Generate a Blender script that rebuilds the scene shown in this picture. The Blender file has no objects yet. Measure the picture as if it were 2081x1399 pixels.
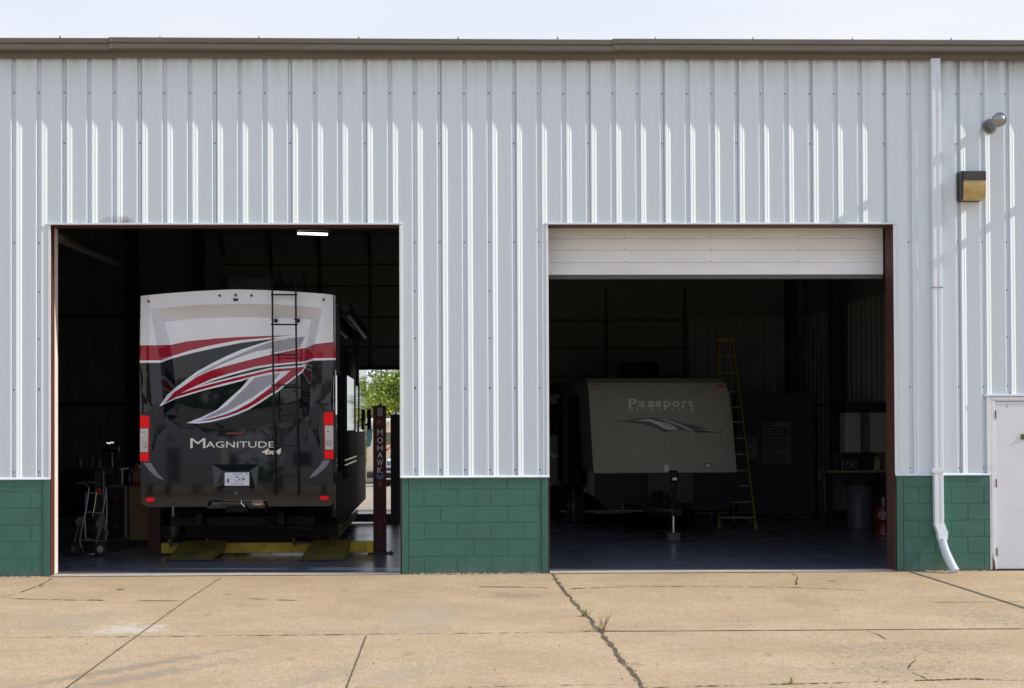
import bpy, bmesh, math, random
from mathutils import Vector, Matrix, noise
from mathutils.geometry import delaunay_2d_cdt
random.seed(7)
R = math.radians
scene = bpy.context.scene
C = scene.collection
# ------------------------------------------------------------------ camera
CAM_D, CAM_H, F_PX, CX, CY = 17.2, 1.78855, 2855.0, 949.35, 832.6
YAW, PIT, ROL = .02309, .01272, -.00386
fw = Vector((math.sin(YAW)*math.cos(PIT), math.cos(YAW)*math.cos(PIT), math.sin(PIT)))
rt = Vector((math.cos(YAW), -math.sin(YAW), 0)); up = rt.cross(fw)
r2 = math.cos(ROL)*rt + math.sin(ROL)*up
u2 = -math.sin(ROL)*rt + math.cos(ROL)*up
CAM_P = Vector((0, -CAM_D, CAM_H))
cd = bpy.data.cameras.new('camera'); cam = bpy.data.objects.new('camera', cd); C.objects.link(cam)
m = Matrix((r2, u2, -fw)).transposed().to_4x4(); m.translation = CAM_P
cam.matrix_world = m
cd.sensor_width = 36; cd.lens = 36*F_PX/2081
cd.shift_x = (1040.5-CX)/2081; cd.shift_y = (CY-699.5)/2081
cd.clip_start = .1; cd.clip_end = 3000
scene.camera = cam
# ------------------------------------------------------------------ light
SUN_E, SUN_PHI = R(32.4), R(7.5)
sdir = Vector((math.cos(SUN_E)*math.cos(SUN_PHI), -math.cos(SUN_E)*math.sin(SUN_PHI), math.sin(SUN_E)))
w = bpy.data.worlds.new('World'); scene.world = w; w.use_nodes = True
nt = w.node_tree; bg = nt.nodes['Background']
sky = nt.nodes.new('ShaderNodeTexSky'); sky.sky_type = 'NISHITA'; sky.sun_disc = False
sky.sun_elevation = SUN_E; sky.sun_rotation = math.atan2(sdir.x, sdir.y); sky.dust_density = 2.5; sky.air_density = 1.0
tc = nt.nodes.new('ShaderNodeTexCoord')
mpw = nt.nodes.new('ShaderNodeMapping'); mpw.inputs['Scale'].default_value = (1.2, 1.2, 5)
nz = nt.nodes.new('ShaderNodeTexNoise'); nz.inputs['Scale'].default_value = 2.2; nz.inputs['Detail'].default_value = 6
rp = nt.nodes.new('ShaderNodeValToRGB'); rp.color_ramp.elements[0].position = .38; rp.color_ramp.elements[1].position = .66
rp.color_ramp.elements[0].color = (8.6, 8.95, 9.75, 1); rp.color_ramp.elements[1].color = (9.5, 9.6, 9.9, 1)
mxw = nt.nodes.new('ShaderNodeMix'); mxw.data_type = 'RGBA'; sxw = nt.nodes.new('ShaderNodeSeparateXYZ'); nt.links.new(tc.outputs['Generated'], sxw.inputs[0])
mrw = nt.nodes.new('ShaderNodeMapRange'); mrw.inputs[1].default_value = .12; mrw.inputs[2].default_value = .95; mrw.inputs[3].default_value = .92; mrw.inputs[4].default_value = .62
nt.links.new(sxw.outputs[2], mrw.inputs[0]); nt.links.new(mrw.outputs[0], mxw.inputs[0])
nt.links.new(tc.outputs['Generated'], mpw.inputs[0]); nt.links.new(mpw.outputs[0], nz.inputs['Vector'])
nt.links.new(nz.outputs[0], rp.inputs[0]); nt.links.new(sky.outputs[0], mxw.inputs[6]); zmx = nt.nodes.new('ShaderNodeMix'); zmx.data_type = 'RGBA'; zmr = nt.nodes.new('ShaderNodeMapRange'); zmr.inputs[1].default_value = .24; zmr.inputs[2].default_value = .6
nt.links.new(sxw.outputs[2], zmr.inputs[0]); nt.links.new(zmr.outputs[0], zmx.inputs[0]); nt.links.new(rp.outputs[0], zmx.inputs[6]); zmx.inputs[7].default_value = (7.9, 9.2, 12.2, 1)
nt.links.new(zmx.outputs[2], mxw.inputs[7])
nt.links.new(mxw.outputs[2], bg.inputs[0]); bg.inputs[1].default_value = .1
sl = bpy.data.lights.new('sun', 'SUN'); sl.energy = 4.3; sl.angle = R(.53); sl.color = (1, .90, .77)
so = bpy.data.objects.new('sun', sl); C.objects.link(so); so.rotation_euler = sdir.to_track_quat('Z', 'Y').to_euler(); so.location = (20, -5, 20)
scene.view_settings.view_transform = 'Standard'; scene.view_settings.look = 'None'
scene.view_settings.exposure = .09; scene.view_settings.gamma = 1
scene.cycles.max_bounces = 8; scene.cycles.diffuse_bounces = 4

# ------------------------------------------------------------------ helpers
def at(u, v, Y):
    d = r2*((u-CX)/F_PX) - u2*((v-CY)/F_PX) + fw
    t = (Y+CAM_D)/d.y
    return CAM_P + d*t
def gr(u, v, z=0):
    d = r2*((u-CX)/F_PX) - u2*((v-CY)/F_PX) + fw
    return CAM_P + d*((z-CAM_H)/d.z)
def PX(u, Y, v=866): return at(u, v, Y).x
def PZ(v, Y, u=890): return at(u, v, Y).z

def N(nt, t, **k):
    n = nt.nodes.new(t)
    for a, b in k.items():
        if a.startswith('i_'): n.inputs[a[2:].replace('_', ' ')].default_value = b
        else: setattr(n, a, b)
    return n
def M(name, col, rough=.5, metal=0, var=.12, vs=6, bump=0, bs=40, coat=0, spec=.5, stretch=None, emit=None, trans=0, dark=None):
    mt = bpy.data.materials.new(name); mt.use_nodes = True
    t = mt.node_tree; b = t.nodes['Principled BSDF']
    b.inputs['Roughness'].default_value = rough; b.inputs['Metallic'].default_value = metal
    b.inputs['Coat Weight'].default_value = coat; b.inputs['Coat Roughness'].default_value = .03
    b.inputs['Specular IOR Level'].default_value = spec
    b.inputs['Transmission Weight'].default_value = trans
    tcn = N(t, 'ShaderNodeTexCoord'); src = tcn.outputs['Object']
    if stretch:
        mp = N(t, 'ShaderNodeMapping'); mp.inputs['Scale'].default_value = stretch; t.links.new(src, mp.inputs[0]); src = mp.outputs[0]
    c2 = dark or tuple(c*(1-var*2) for c in col)
    n = N(t, 'ShaderNodeTexNoise'); n.inputs['Scale'].default_value = vs; n.inputs['Detail'].default_value = 5; n.inputs['Roughness'].default_value = .6
    t.links.new(src, n.inputs['Vector'])
    r = N(t, 'ShaderNodeValToRGB'); r.color_ramp.elements[0].position = .3; r.color_ramp.elements[1].position = .62
    r.color_ramp.elements[0].color = (*c2, 1); r.color_ramp.elements[1].color = (*col, 1)
    t.links.new(n.outputs[0], r.inputs[0]); t.links.new(r.outputs[0], b.inputs['Base Color'])
    if bump:
        n2 = N(t, 'ShaderNodeTexNoise'); n2.inputs['Scale'].default_value = bs; n2.inputs['Detail'].default_value = 4
        t.links.new(src, n2.inputs['Vector'])
        bp = N(t, 'ShaderNodeBump'); bp.inputs['Strength'].default_value = 1; bp.inputs['Distance'].default_value = bump
        t.links.new(n2.outputs[0], bp.inputs['Height']); t.links.new(bp.outputs[0], b.inputs['Normal'])
        if coat: t.links.new(bp.outputs[0], b.inputs['Coat Normal'])
    if emit:
        b.inputs['Emission Color'].default_value = (*emit[0], 1); b.inputs['Emission Strength'].default_value = emit[1]
    return mt

class MB:
    def __init__(s): s.v = []; s.f = []; s.m = []; s.mats = []
    def mi(s, mat):
        if mat not in s.mats: s.mats.append(mat)
        return s.mats.index(mat)
    def add(s, vs, fs, mat):
        o = len(s.v); s.v += [tuple(x) for x in vs]; k = s.mi(mat)
        for f in fs: s.f.append(tuple(i+o for i in f)); s.m.append(k)
        return s
    def box(s, x0, x1, y0, y1, z0, z1, mat):
        x0, x1 = sorted((x0, x1)); y0, y1 = sorted((y0, y1)); z0, z1 = sorted((z0, z1))
        vs = [(x, y, z) for z in (z0, z1) for y in (y0, y1) for x in (x0, x1)]
        return s.add(vs, [(0, 2, 3, 1), (4, 5, 7, 6), (0, 1, 5, 4), (2, 6, 7, 3), (0, 4, 6, 2), (1, 3, 7, 5)], mat)
    def bbox(s, x0, x1, y0, y1, z0, z1, mat, b=.01, seg=2):   # bevelled box
        x0, x1 = sorted((x0, x1)); y0, y1 = sorted((y0, y1)); z0, z1 = sorted((z0, z1))
        bm = bmesh.new(); bmesh.ops.create_cube(bm, size=1)
        for v in bm.verts: v.co = Vector(((x0+x1)/2+v.co.x*(x1-x0), (y0+y1)/2+v.co.y*(y1-y0), (z0+z1)/2+v.co.z*(z1-z0)))
        b = min(b, .45*min(x1-x0, y1-y0, z1-z0))
        bmesh.ops.bevel(bm, geom=bm.edges[:], offset=b, segments=seg, affect='EDGES', profile=.5)
        return s.frombm(bm, mat)
    def frombm(s, bm, mat):
        bm.verts.index_update()
        s.add([v.co[:] for v in bm.verts], [[v.index for v in f.verts] for f in bm.faces], mat); bm.free(); return s
    def tube(s, pts, r, mat, n=8, caps=True):
        pts = [Vector(p) for p in pts]; rings = []
        rr = r if isinstance(r, (list, tuple)) else [r]*len(pts)
        prev = None
        for i, p in enumerate(pts):
            d = (pts[min(i+1, len(pts)-1)]-pts[max(i-1, 0)]).normalized()
            if prev is None:
                a = Vector((0, 0, 1)) if abs(d.z) < .9 else Vector((1, 0, 0))
                x = d.cross(a).normalized()
            else:
                x = (prev - d*prev.dot(d)).normalized()
            prev = x; y = d.cross(x)
            rings.append([p+(x*math.cos(2*math.pi*k/n)+y*math.sin(2*math.pi*k/n))*rr[i] for k in range(n)])
        vs = [q for rg in rings for q in rg]; fs = []
        for i in range(len(pts)-1):
            for k in range(n):
                fs.append((i*n+k, i*n+(k+1) % n, (i+1)*n+(k+1) % n, (i+1)*n+k))
        if caps: fs.append(tuple(range(n))[::-1]); fs.append(tuple((len(pts)-1)*n+k for k in range(n)))
        return s.add(vs, fs, mat)
    def lathe(s, c, ax, prof, mat, n=24):    # prof: list of (r, h) along axis
        c = Vector(c); ax = Vector(ax).normalized(); a = Vector((0, 0, 1)) if abs(ax.z) < .9 else Vector((1, 0, 0))
        x = ax.cross(a).normalized(); y = ax.cross(x)
        vs = []; fs = []
        for r, h in prof:
            for k in range(n):
                t = 2*math.pi*k/n; vs.append(c+ax*h+(x*math.cos(t)+y*math.sin(t))*max(r, 1e-5))
        for i in range(len(prof)-1):
            for k in range(n):
                fs.append((i*n+k, i*n+(k+1) % n, (i+1)*n+(k+1) % n, (i+1)*n+k))
        return s.add(vs, fs, mat)
    def prism(s, pts, y0, y1, mat):          # pts in XZ, extruded along Y
        n = len(pts)
        vs = [(x, y0, z) for x, z in pts]+[(x, y1, z) for x, z in pts]
        fs = [tuple(range(n)), tuple(range(2*n-1, n-1, -1))]
        fs += [(i, i+n, (i+1) % n+n, (i+1) % n) for i in range(n)]
        return s.add(vs, fs, mat)
    def prismx(s, pts, x0, x1, mat):         # pts in YZ, extruded along X
        n = len(pts)
        vs = [(x0, y, z) for y, z in pts]+[(x1, y, z) for y, z in pts]
        fs = [tuple(range(n)), tuple(range(2*n-1, n-1, -1))]
        fs += [(i, i+n, (i+1) % n+n, (i+1) % n) for i in range(n)]
        return s.add(vs, fs, mat)
    def build(s, name, parent=None, smooth=None, fix=True):
        me = bpy.data.meshes.new(name); me.from_pydata(s.v, [], s.f)
        for mt in s.mats: me.materials.append(mt)
        me.polygons.foreach_set('material_index', s.m)
        if fix:
            bm = bmesh.new(); bm.from_mesh(me); bmesh.ops.recalc_face_normals(bm, faces=bm.faces); bm.to_mesh(me); bm.free()
        if smooth is not None:
            me.polygons.foreach_set('use_smooth', [True]*len(me.polygons)); me.set_sharp_from_angle(angle=R(smooth))
        o = bpy.data.objects.new(name, me); C.objects.link(o)
        if parent:
            o.parent = parent; o.matrix_parent_inverse = Matrix.Identity(4)
            pl = parent.matrix_world.copy()
            # children keep world-space vertices: shift by the parent's (and grandparent's) offset
            off = world_off(parent)
            if off.length > 0:
                for v in me.vertices: v.co -= off
        return o
def world_off(o):
    t = Vector((0, 0, 0))
    while o: t += o.location; o = o.parent
    return t
def tag(o, label=None, cat=None, group=None, kind=None):
    if label: o['label'] = label
    if cat: o['category'] = cat
    if group: o['group'] = group
    if kind: o['kind'] = kind
    return o
def thing(name, label, cat, loc=(0, 0, 0), group=None):
    o = bpy.data.objects.new(name, None); C.objects.link(o); o.location = loc; o.empty_display_size = .2
    return tag(o, label, cat, group)
def text_mesh(body, u0, v0, u1, v1, Y, mat, depth=.004, mb=None, bold=0, shear=0, pos=None):
    cu = bpy.data.curves.new('t', 'FONT'); cu.body = body; cu.extrude = .01; cu.offset = bold; cu.shear = shear; cu.resolution_u = 3
    to = bpy.data.objects.new('t', cu); C.objects.link(to)
    bpy.context.view_layer.update()
    me = bpy.data.meshes.new_from_object(to.evaluated_get(bpy.context.evaluated_depsgraph_get()))
    bpy.data.objects.remove(to); bpy.data.curves.remove(cu)
    vs = [v.co.copy() for v in me.vertices]; fs = [tuple(p.vertices) for p in me.polygons]; bpy.data.meshes.remove(me)
    xs = [v.x for v in vs]; ys = [v.y for v in vs]; zs = [v.z for v in vs]
    ax, bx, ay, by = min(xs), max(xs), min(ys), max(ys)
    mb = mb or MB(); out = []
    for v in vs:
        a = (v.x-ax)/(bx-ax); b = (v.y-ay)/(by-ay)
        y = Y - (depth if v.z > 0 else 0)
        if pos: out.append(pos(a, b, v.z > 0))
        else: out.append(at(u0+a*(u1-u0), v1+b*(v0-v1), Y)); out[-1].y = y
    mb.add(out, fs, mat); return mb
def inpoly(x, y, P):
    c = False; j = len(P)-1
    for i in range(len(P)):
        xi, yi = P[i]; xj, yj = P[j]
        if (yi > y) != (yj > y) and x < (xj-xi)*(y-yi)/(yj-yi)+xi: c = not c
        j = i
    return c
def sm(P, n=3, closed=False):                # catmull-rom smoothing of a polyline
    out = []
    L = len(P)
    for i in range(L-1):
        p0 = P[max(i-1, 0)]; p1 = P[i]; p2 = P[i+1]; p3 = P[min(i+2, L-1)]
        for k in range(n):
            t = k/n
            out.append(tuple(.5*((2*p1[a])+(-p0[a]+p2[a])*t+(2*p0[a]-5*p1[a]+4*p2[a]-p3[a])*t*t+(-p0[a]+3*p1[a]-3*p2[a]+p3[a])*t**3) for a in range(len(p1))))
    out.append(tuple(P[-1])); return out

# ------------------------------------------------------------------ materials
m_white = M('metal_siding_paint', (.655, .738, .798), .42, var=.022, vs=1.0, stretch=(18, 1, .22), bump=.0010, bs=2)
def siding_dirt(mt):
    t = mt.node_tree; b = t.nodes['Principled BSDF']; src = b.inputs['Base Color'].links[0].from_socket
    g = N(t, 'ShaderNodeNewGeometry'); sx = N(t, 'ShaderNodeSeparateXYZ'); t.links.new(g.outputs['Position'], sx.inputs[0])
    mp = N(t, 'ShaderNodeMapping'); mp.inputs['Scale'].default_value = (9, 1, .6); t.links.new(g.outputs['Position'], mp.inputs[0])
    n = N(t, 'ShaderNodeTexNoise'); n.inputs['Scale'].default_value = 1; n.inputs['Detail'].default_value = 6; t.links.new(mp.outputs[0], n.inputs['Vector'])
    def band(z0, z1, amt):                    # runs of grime below the eave / above flashing
        mr = N(t, 'ShaderNodeMapRange'); mr.inputs[1].default_value = z0; mr.inputs[2].default_value = z1
        mr.inputs[3].default_value = 0; mr.inputs[4].default_value = amt; t.links.new(sx.outputs[2], mr.inputs[0]); return mr.outputs[0]
    def MA(op, a, b2):
        q = N(t, 'ShaderNodeMath', operation=op)
        for i, z in enumerate((a, b2)):
            if isinstance(z, (int, float)): q.inputs[i].default_value = z
            else: t.links.new(z, q.inputs[i])
        return q.outputs[0]
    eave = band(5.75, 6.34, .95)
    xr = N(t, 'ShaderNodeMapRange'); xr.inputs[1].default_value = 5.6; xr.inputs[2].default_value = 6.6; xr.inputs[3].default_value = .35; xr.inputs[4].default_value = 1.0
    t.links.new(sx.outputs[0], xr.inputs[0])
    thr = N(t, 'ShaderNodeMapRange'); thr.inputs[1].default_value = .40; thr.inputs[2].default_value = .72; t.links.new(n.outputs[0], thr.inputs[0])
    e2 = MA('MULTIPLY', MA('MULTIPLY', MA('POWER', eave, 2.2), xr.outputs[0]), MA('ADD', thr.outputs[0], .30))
    # stain over the first door, at X about -3.9, Z about 4.3
    dx = MA('DIVIDE', MA('SUBTRACT', sx.outputs[0], -3.86), .26); dz = MA('DIVIDE', MA('SUBTRACT', sx.outputs[2], 4.27), .13)
    dd = MA('ADD', MA('MULTIPLY', dx, dx), MA('MULTIPLY', dz, dz))
    st = N(t, 'ShaderNodeMapRange'); st.inputs[1].default_value = 0; st.inputs[2].default_value = 1; st.inputs[3].default_value = 1.1; st.inputs[4].default_value = 0; t.links.new(dd, st.inputs[0])
    st2 = MA('MULTIPLY', st.outputs[0], MA('ADD', thr.outputs[0], .35))
    tot = N(t, 'ShaderNodeMath', operation='ADD', use_clamp=True); t.links.new(e2, tot.inputs[0]); t.links.new(st2, tot.inputs[1])
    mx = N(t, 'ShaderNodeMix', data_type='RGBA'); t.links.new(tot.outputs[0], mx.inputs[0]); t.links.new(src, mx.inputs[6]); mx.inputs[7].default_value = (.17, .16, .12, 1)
    t.links.new(mx.outputs[2], b.inputs['Base Color'])
siding_dirt(m_white)
m_trim = M('white_trim_paint', (.70, .75, .80), .4, var=.05, vs=5)
m_screw = M('zinc_screw', (.27, .28, .30), .5, .5)
m_gutter = M('bronze_gutter_paint', (.125, .112, .092), .42, var=.08, vs=2, stretch=(.6, 3, 8))
m_green = M('green_block_paint', (.038, .138, .108), .5, var=.10, vs=3.5, bump=.0016, bs=90)
m_greensteel = M('green_trim_paint', (.036, .128, .098), .42, var=.08, vs=5)
m_jamb = M('red_oxide_steel', (.085, .030, .023), .6, var=.16, vs=4, stretch=(3, 3, 1))
m_conc = None
m_gray = M('galvanised_steel', (.22, .225, .235), .45, .5, var=.15)
m_black = M('black_plastic', (.018, .018, .02), .5, var=.1)
m_rubber = M('tyre_rubber', (.016, .016, .017), .8, var=.15, vs=20)
m_chrome = M('chrome', (.75, .75, .77), .12, 1, var=.03)
m_dullsteel = M('dull_steel_tube', (.32, .33, .35), .35, .8, var=.12, vs=14)

# ground concrete --------------------------------------------------
def block_dirt(mt):                            # soil splashed up from the apron, pale scuffs
    t = mt.node_tree; b = t.nodes['Principled BSDF']; src = b.inputs['Base Color'].links[0].from_socket
    g = N(t, 'ShaderNodeNewGeometry'); sx = N(t, 'ShaderNodeSeparateXYZ'); t.links.new(g.outputs['Position'], sx.inputs[0])
    n = N(t, 'ShaderNodeTexNoise'); n.inputs['Scale'].default_value = 7; n.inputs['Detail'].default_value = 7; n.inputs['Roughness'].default_value = .75; t.links.new(g.outputs['Position'], n.inputs['Vector'])
    mr = N(t, 'ShaderNodeMapRange'); mr.inputs[1].default_value = .0; mr.inputs[2].default_value = .26; mr.inputs[3].default_value = .34; mr.inputs[4].default_value = -.22; t.links.new(sx.outputs[2], mr.inputs[0])
    ad = N(t, 'ShaderNodeMath', operation='ADD'); t.links.new(n.outputs[0], ad.inputs[0]); t.links.new(mr.outputs[0], ad.inputs[1])
    rp_ = N(t, 'ShaderNodeValToRGB'); rp_.color_ramp.elements[0].position = .62; rp_.color_ramp.elements[1].position = .95; rp_.color_ramp.elements[0].color = (0, 0, 0, 1); rp_.color_ramp.elements[1].color = (.65, .65, .65, 1); t.links.new(ad.outputs[0], rp_.inputs[0])
    mx = N(t, 'ShaderNodeMix', data_type='RGBA'); t.links.new(rp_.outputs[0], mx.inputs[0]); t.links.new(src, mx.inputs[6]); mx.inputs[7].default_value = (.17, .15, .11, 1)
    n3 = N(t, 'ShaderNodeTexNoise'); n3.inputs['Scale'].default_value = 30; n3.inputs['Detail'].default_value = 3; t.links.new(g.outputs['Position'], n3.inputs['Vector'])
    rp2 = N(t, 'ShaderNodeValToRGB'); rp2.color_ramp.elements[0].position = .70; rp2.color_ramp.elements[1].position = .76; rp2.color_ramp.elements[0].color = (0, 0, 0, 1); rp2.color_ramp.elements[1].color = (.6, .6, .6, 1); t.links.new(n3.outputs[0], rp2.inputs[0])
    m2 = N(t, 'ShaderNodeMix', data_type='RGBA'); t.links.new(rp2.outputs[0], m2.inputs[0]); t.links.new(mx.outputs[2], m2.inputs[6]); m2.inputs[7].default_value = (.12, .24, .19, 1)
    t.links.new(m2.outputs[2], b.inputs['Base Color'])
block_dirt(m_green)
def concrete_mat():
    mt = bpy.data.materials.new('concrete_apron'); mt.use_nodes = True; t = mt.node_tree; b = t.nodes['Principled BSDF']
    b.inputs['Roughness'].default_value = .88; b.inputs['Specular IOR Level'].default_value = .25
    g = N(t, 'ShaderNodeNewGeometry'); P = g.outputs['Position']
    def noise_(sc, det=5, ro=.6, mp=None):
        s = P
        if mp:
            q = N(t, 'ShaderNodeMapping'); q.inputs['Scale'].default_value = mp[0]; q.inputs['Rotation'].default_value = (0, 0, mp[1]); t.links.new(P, q.inputs[0]); s = q.outputs[0]
        n = N(t, 'ShaderNodeTexNoise'); n.inputs['Scale'].default_value = sc; n.inputs['Detail'].default_value = det; n.inputs['Roughness'].default_value = ro
        t.links.new(s, n.inputs['Vector']); return n.outputs[0]
    def ramp(fac, a, b2, ca, cb):
        r = N(t, 'ShaderNodeValToRGB'); r.color_ramp.elements[0].position = a; r.color_ramp.elements[1].position = b2
        r.color_ramp.elements[0].color = ca; r.color_ramp.elements[1].color = cb; t.links.new(fac, r.inputs[0]); return r.outputs[0]
    def mix(fac, a, b2, mode='MIX'):
        x = N(t, 'ShaderNodeMix', data_type='RGBA', blend_type=mode)
        if isinstance(fac, (int, float)): x.inputs[0].default_value = fac
        else: t.links.new(fac, x.inputs[0])
        for i, z in ((6, a), (7, b2)):
            if isinstance(z, tuple): x.inputs[i].default_value = z
            else: t.links.new(z, x.inputs[i])
        return x.outputs[2]
    G = lambda k: (k, k, k, 1)
    base = ramp(noise_(.8, 8, .72), .34, .66, (.45, .325, .19, 1), (.62, .475, .305, 1))
    base = mix(ramp(noise_(2.6, 6, .7), .5, .74, G(0), G(.62)), base, (.52, .355, .175, 1))          # warm patches
    base = mix(ramp(noise_(.9, 7, .72, ((1, 1.6, 1), .6)), .56, .76, G(0), G(.75)), base, (.31, .28, .225, 1))  # grey grime
    base = mix(ramp(noise_(42, 4, .8), .38, .52, G(.85), G(0)), base, (.27, .205, .14, 1))           # aggregate grain
    base = mix(ramp(noise_(14, 5, .8), .40, .56, G(.42), G(0)), base, (.30, .235, .155, 1))
    base = mix(ramp(noise_(1.5, 6, .7, ((1, 5, 1), .05)), .55, .72, G(0), G(.30)), base, (.55, .45, .34, 1))
    base = mix(ramp(noise_(.7, 5, .75, ((1, 4, 1), .0)), .60, .68, G(0), G(.35)), base, (.48, .25, .13, 1))
    base = mix(ramp(noise_(140, 2, .5), .62, .72, G(0), G(.5)), base, (.56, .50, .42, 1))
    # dark pits and specks
    v = N(t, 'ShaderNodeTexVoronoi'); v.inputs['Scale'].default_value = 9; t.links.new(P, v.inputs['Vector'])
    sp = ramp(v.outputs['Distance'], .035, .06, G(1), G(0)); keep = ramp(noise_(1.1, 3), .5, .6, G(0), G(1))
    base = mix(mix(1.0, sp, keep, 'MULTIPLY'), base, (.10, .085, .065, 1))
    v2 = N(t, 'ShaderNodeTexVoronoi'); v2.inputs['Scale'].default_value = 34; t.links.new(P, v2.inputs['Vector'])
    sp2 = ramp(v2.outputs['Distance'], .10, .17, G(.75), G(0)); keep2 = ramp(noise_(.75, 4, .6, ((1, 1, 1), 1.3)), .54, .64, G(0), G(1))
    base = mix(mix(1.0, sp2, keep2, 'MULTIPLY'), base, (.15, .13, .10, 1))
    # located marks: tyre scuffs, pale patch (world positions)
    sx = N(t, 'ShaderNodeSeparateXYZ'); t.links.new(P, sx.inputs[0])
    def blob(c, rx, ry, ang, edge, col, amt, sc=5, mp=None):
        q = N(t, 'ShaderNodeMapping', vector_type='POINT'); q.inputs['Location'].default_value = (-c[0], -c[1], 0); t.links.new(P, q.inputs[0])
        q2 = N(t, 'ShaderNodeMapping'); q2.inputs['Rotation'].default_value = (0, 0, -ang); t.links.new(q.outputs[0], q2.inputs[0])
        q3 = N(t, 'ShaderNodeMapping'); q3.inputs['Scale'].default_value = (1/rx, 1/ry, 0); t.links.new(q2.outputs[0], q3.inputs[0])
        ln = N(t, 'ShaderNodeVectorMath', operation='LENGTH'); t.links.new(q3.outputs[0], ln.inputs[0])
        add = N(t, 'ShaderNodeMath', operation='ADD'); t.links.new(ln.outputs['Value'], add.inputs[0])
        nn = noise_(sc, 6, .7, mp); mm = N(t, 'ShaderNodeMath', operation='MULTIPLY_ADD'); t.links.new(nn, mm.inputs[0]); mm.inputs[1].default_value = 3.4; mm.inputs[2].default_value = -1.6
        t.links.new(mm.outputs[0], add.inputs[1])
        return ramp(add.outputs[0], .45, edge, G(amt), G(0)), col
    marks = []
    p = gr(262, 1279); marks.append(blob((p.x, p.y), .48, .42, 0, .95, (.56, .52, .45, 1), .8))
    p = gr(250, 1360); marks.append(blob((p.x, p.y), .13, 1.6, R(-38), 1.1, (.20, .19, .16, 1), .55, 9))
    p = gr(290, 1375); marks.append(blob((p.x, p.y), .16, 1.2, R(-40), 1.1, (.22, .205, .175, 1), .5, 9))
    p = gr(640, 1380); marks.append(blob((p.x, p.y), .22, .9, R(-30), 1.1, (.26, .24, .2, 1), .4, 9))
    p = gr(800, 1375); marks.append(blob((p.x, p.y), .3, .8, R(-25), 1.1, (.30, .27, .22, 1), .4, 8))
    p = gr(140, 1262); marks.append(blob((p.x, p.y), .5, .9, 0, 1.1, (.30, .27, .215, 1), .42, 4))
    for (u_, v_, q_) in ((700, 1200, .10), (830, 1330, .07), (1480, 1215, .09), (1560, 1330, .06), (420, 1250, .08), (1290, 1350, .08), (1700, 1240, .07), (590, 1340, .06)):
        p = gr(u_, v_); marks.append(blob((p.x, p.y), q_*.9, q_*1.6, 0, 1.0, (.19, .155, .11, 1), .4, 14))
    p = gr(1050, 1210); marks.append(blob((p.x, p.y), .45, .35, 0, 1.0, (.24, .21, .165, 1), .5, 5))
    p = gr(1625, 1222); marks.append(blob((p.x, p.y), .3, .9, 0, 1.1, (.32, .27, .15, 1), .5, 6))
    p = gr(860, 1250); marks.append(blob((p.x, p.y), .55, 1.3, 0, 1.1, (.34, .31, .26, 1), .4, 3))
    for (u_, v_, rx, ry) in ((1770, 1322, .55, .5), (2010, 1254, .5, .7), (1920, 1315, .5, .5), (1800, 1360, .7, .35)):
        p = gr(u_, v_); 
        bf, bc = blob((p.x, p.y), rx, ry, 0, 1.1, (.14, .125, .10, 1), 1.0, 7)
        marks.append((mix(1.0, bf, ramp(noise_(24, 4, .8, ((1, .6, 1), 0)), .52, .62, G(0), G(.85)), 'MULTIPLY'), bc)); marks.append((mix(1.0, bf, G(.22), 'MULTIPLY'), (.26, .235, .19, 1)))
    for f, c in marks: base = mix(f, base, c)
    t.links.new(base, b.inputs['Base Color'])
    bp = N(t, 'ShaderNodeBump'); bp.inputs['Distance'].default_value = .004; bp.inputs['Strength'].default_value = .6
    t.links.new(noise_(38, 5, .7), bp.inputs['Height']); t.links.new(bp.outputs[0], b.inputs['Normal'])
    return mt
m_conc = concrete_mat()
m_sill = M('pale_sill_concrete', (.50, .46, .40), .85, var=.12, vs=9, bump=.001, bs=60)
m_crack = M('dark_joint_soil', (.13, .10, .06), .95, var=.3, vs=14)
m_joint = M('grey_joint_sealant', (.12, .125, .115), .7, var=.2, vs=10)
m_rub = M('crumbled_concrete', (.26, .235, .19), .95, var=.35, vs=60, bump=.01, bs=80)

# ------------------------------------------------------------------ ground
YB = 12.75                                    # outer face of the back wall
mb = MB()
mb.add([(-70, -120, 0), (70, -120, 0), (70, 0, 0), (-70, 0, 0)], [(0, 1, 2, 3)], m_conc)
tag(mb.build('concrete_apron', fix=False), kind='structure')
m_lot = M('back_lot_concrete', (.40, .335, .25), .9, var=.12, vs=.6)
mb = MB(); ys = [0.0, YB, 20, 50, 62, 75, 130, 900]; zsl = [-.02, -.02, -.1, -1.0, -1.25, -1.35, -1.5, -1.5]
for i in range(len(ys)-1):
    mb.add([(-400, ys[i], zsl[i]), (400, ys[i], zsl[i]), (400, ys[i+1], zsl[i+1]), (-400, ys[i+1], zsl[i+1])], [(0, 1, 2, 3)], m_lot)
tag(mb.build('back_lot_ground', fix=False), kind='structure')
mb = MB(); m_grass = M('far_ground', (.12, .15, .06), .95, var=.3, vs=.2)
mb.add([(-900, -900, -.03), (900, -900, -.03), (900, -.01, -.03), (-900, -.01, -.03)], [(0, 1, 2, 3)], m_grass)
tag(mb.build('surrounding_ground', fix=False), kind='structure')

DX = {}                                       # wall edges, metres
L0, L1 = at(104, 900, 0).x, at(813.5, 900, 0).x
Q0, Q1 = at(1115, 900, 0).x, at(1817, 900, 0).x
E0 = at(2010, 1050, 0).x                      # left edge of personnel door opening
ZS, ZH, ZG = 1.19, 4.277, 6.31
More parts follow.
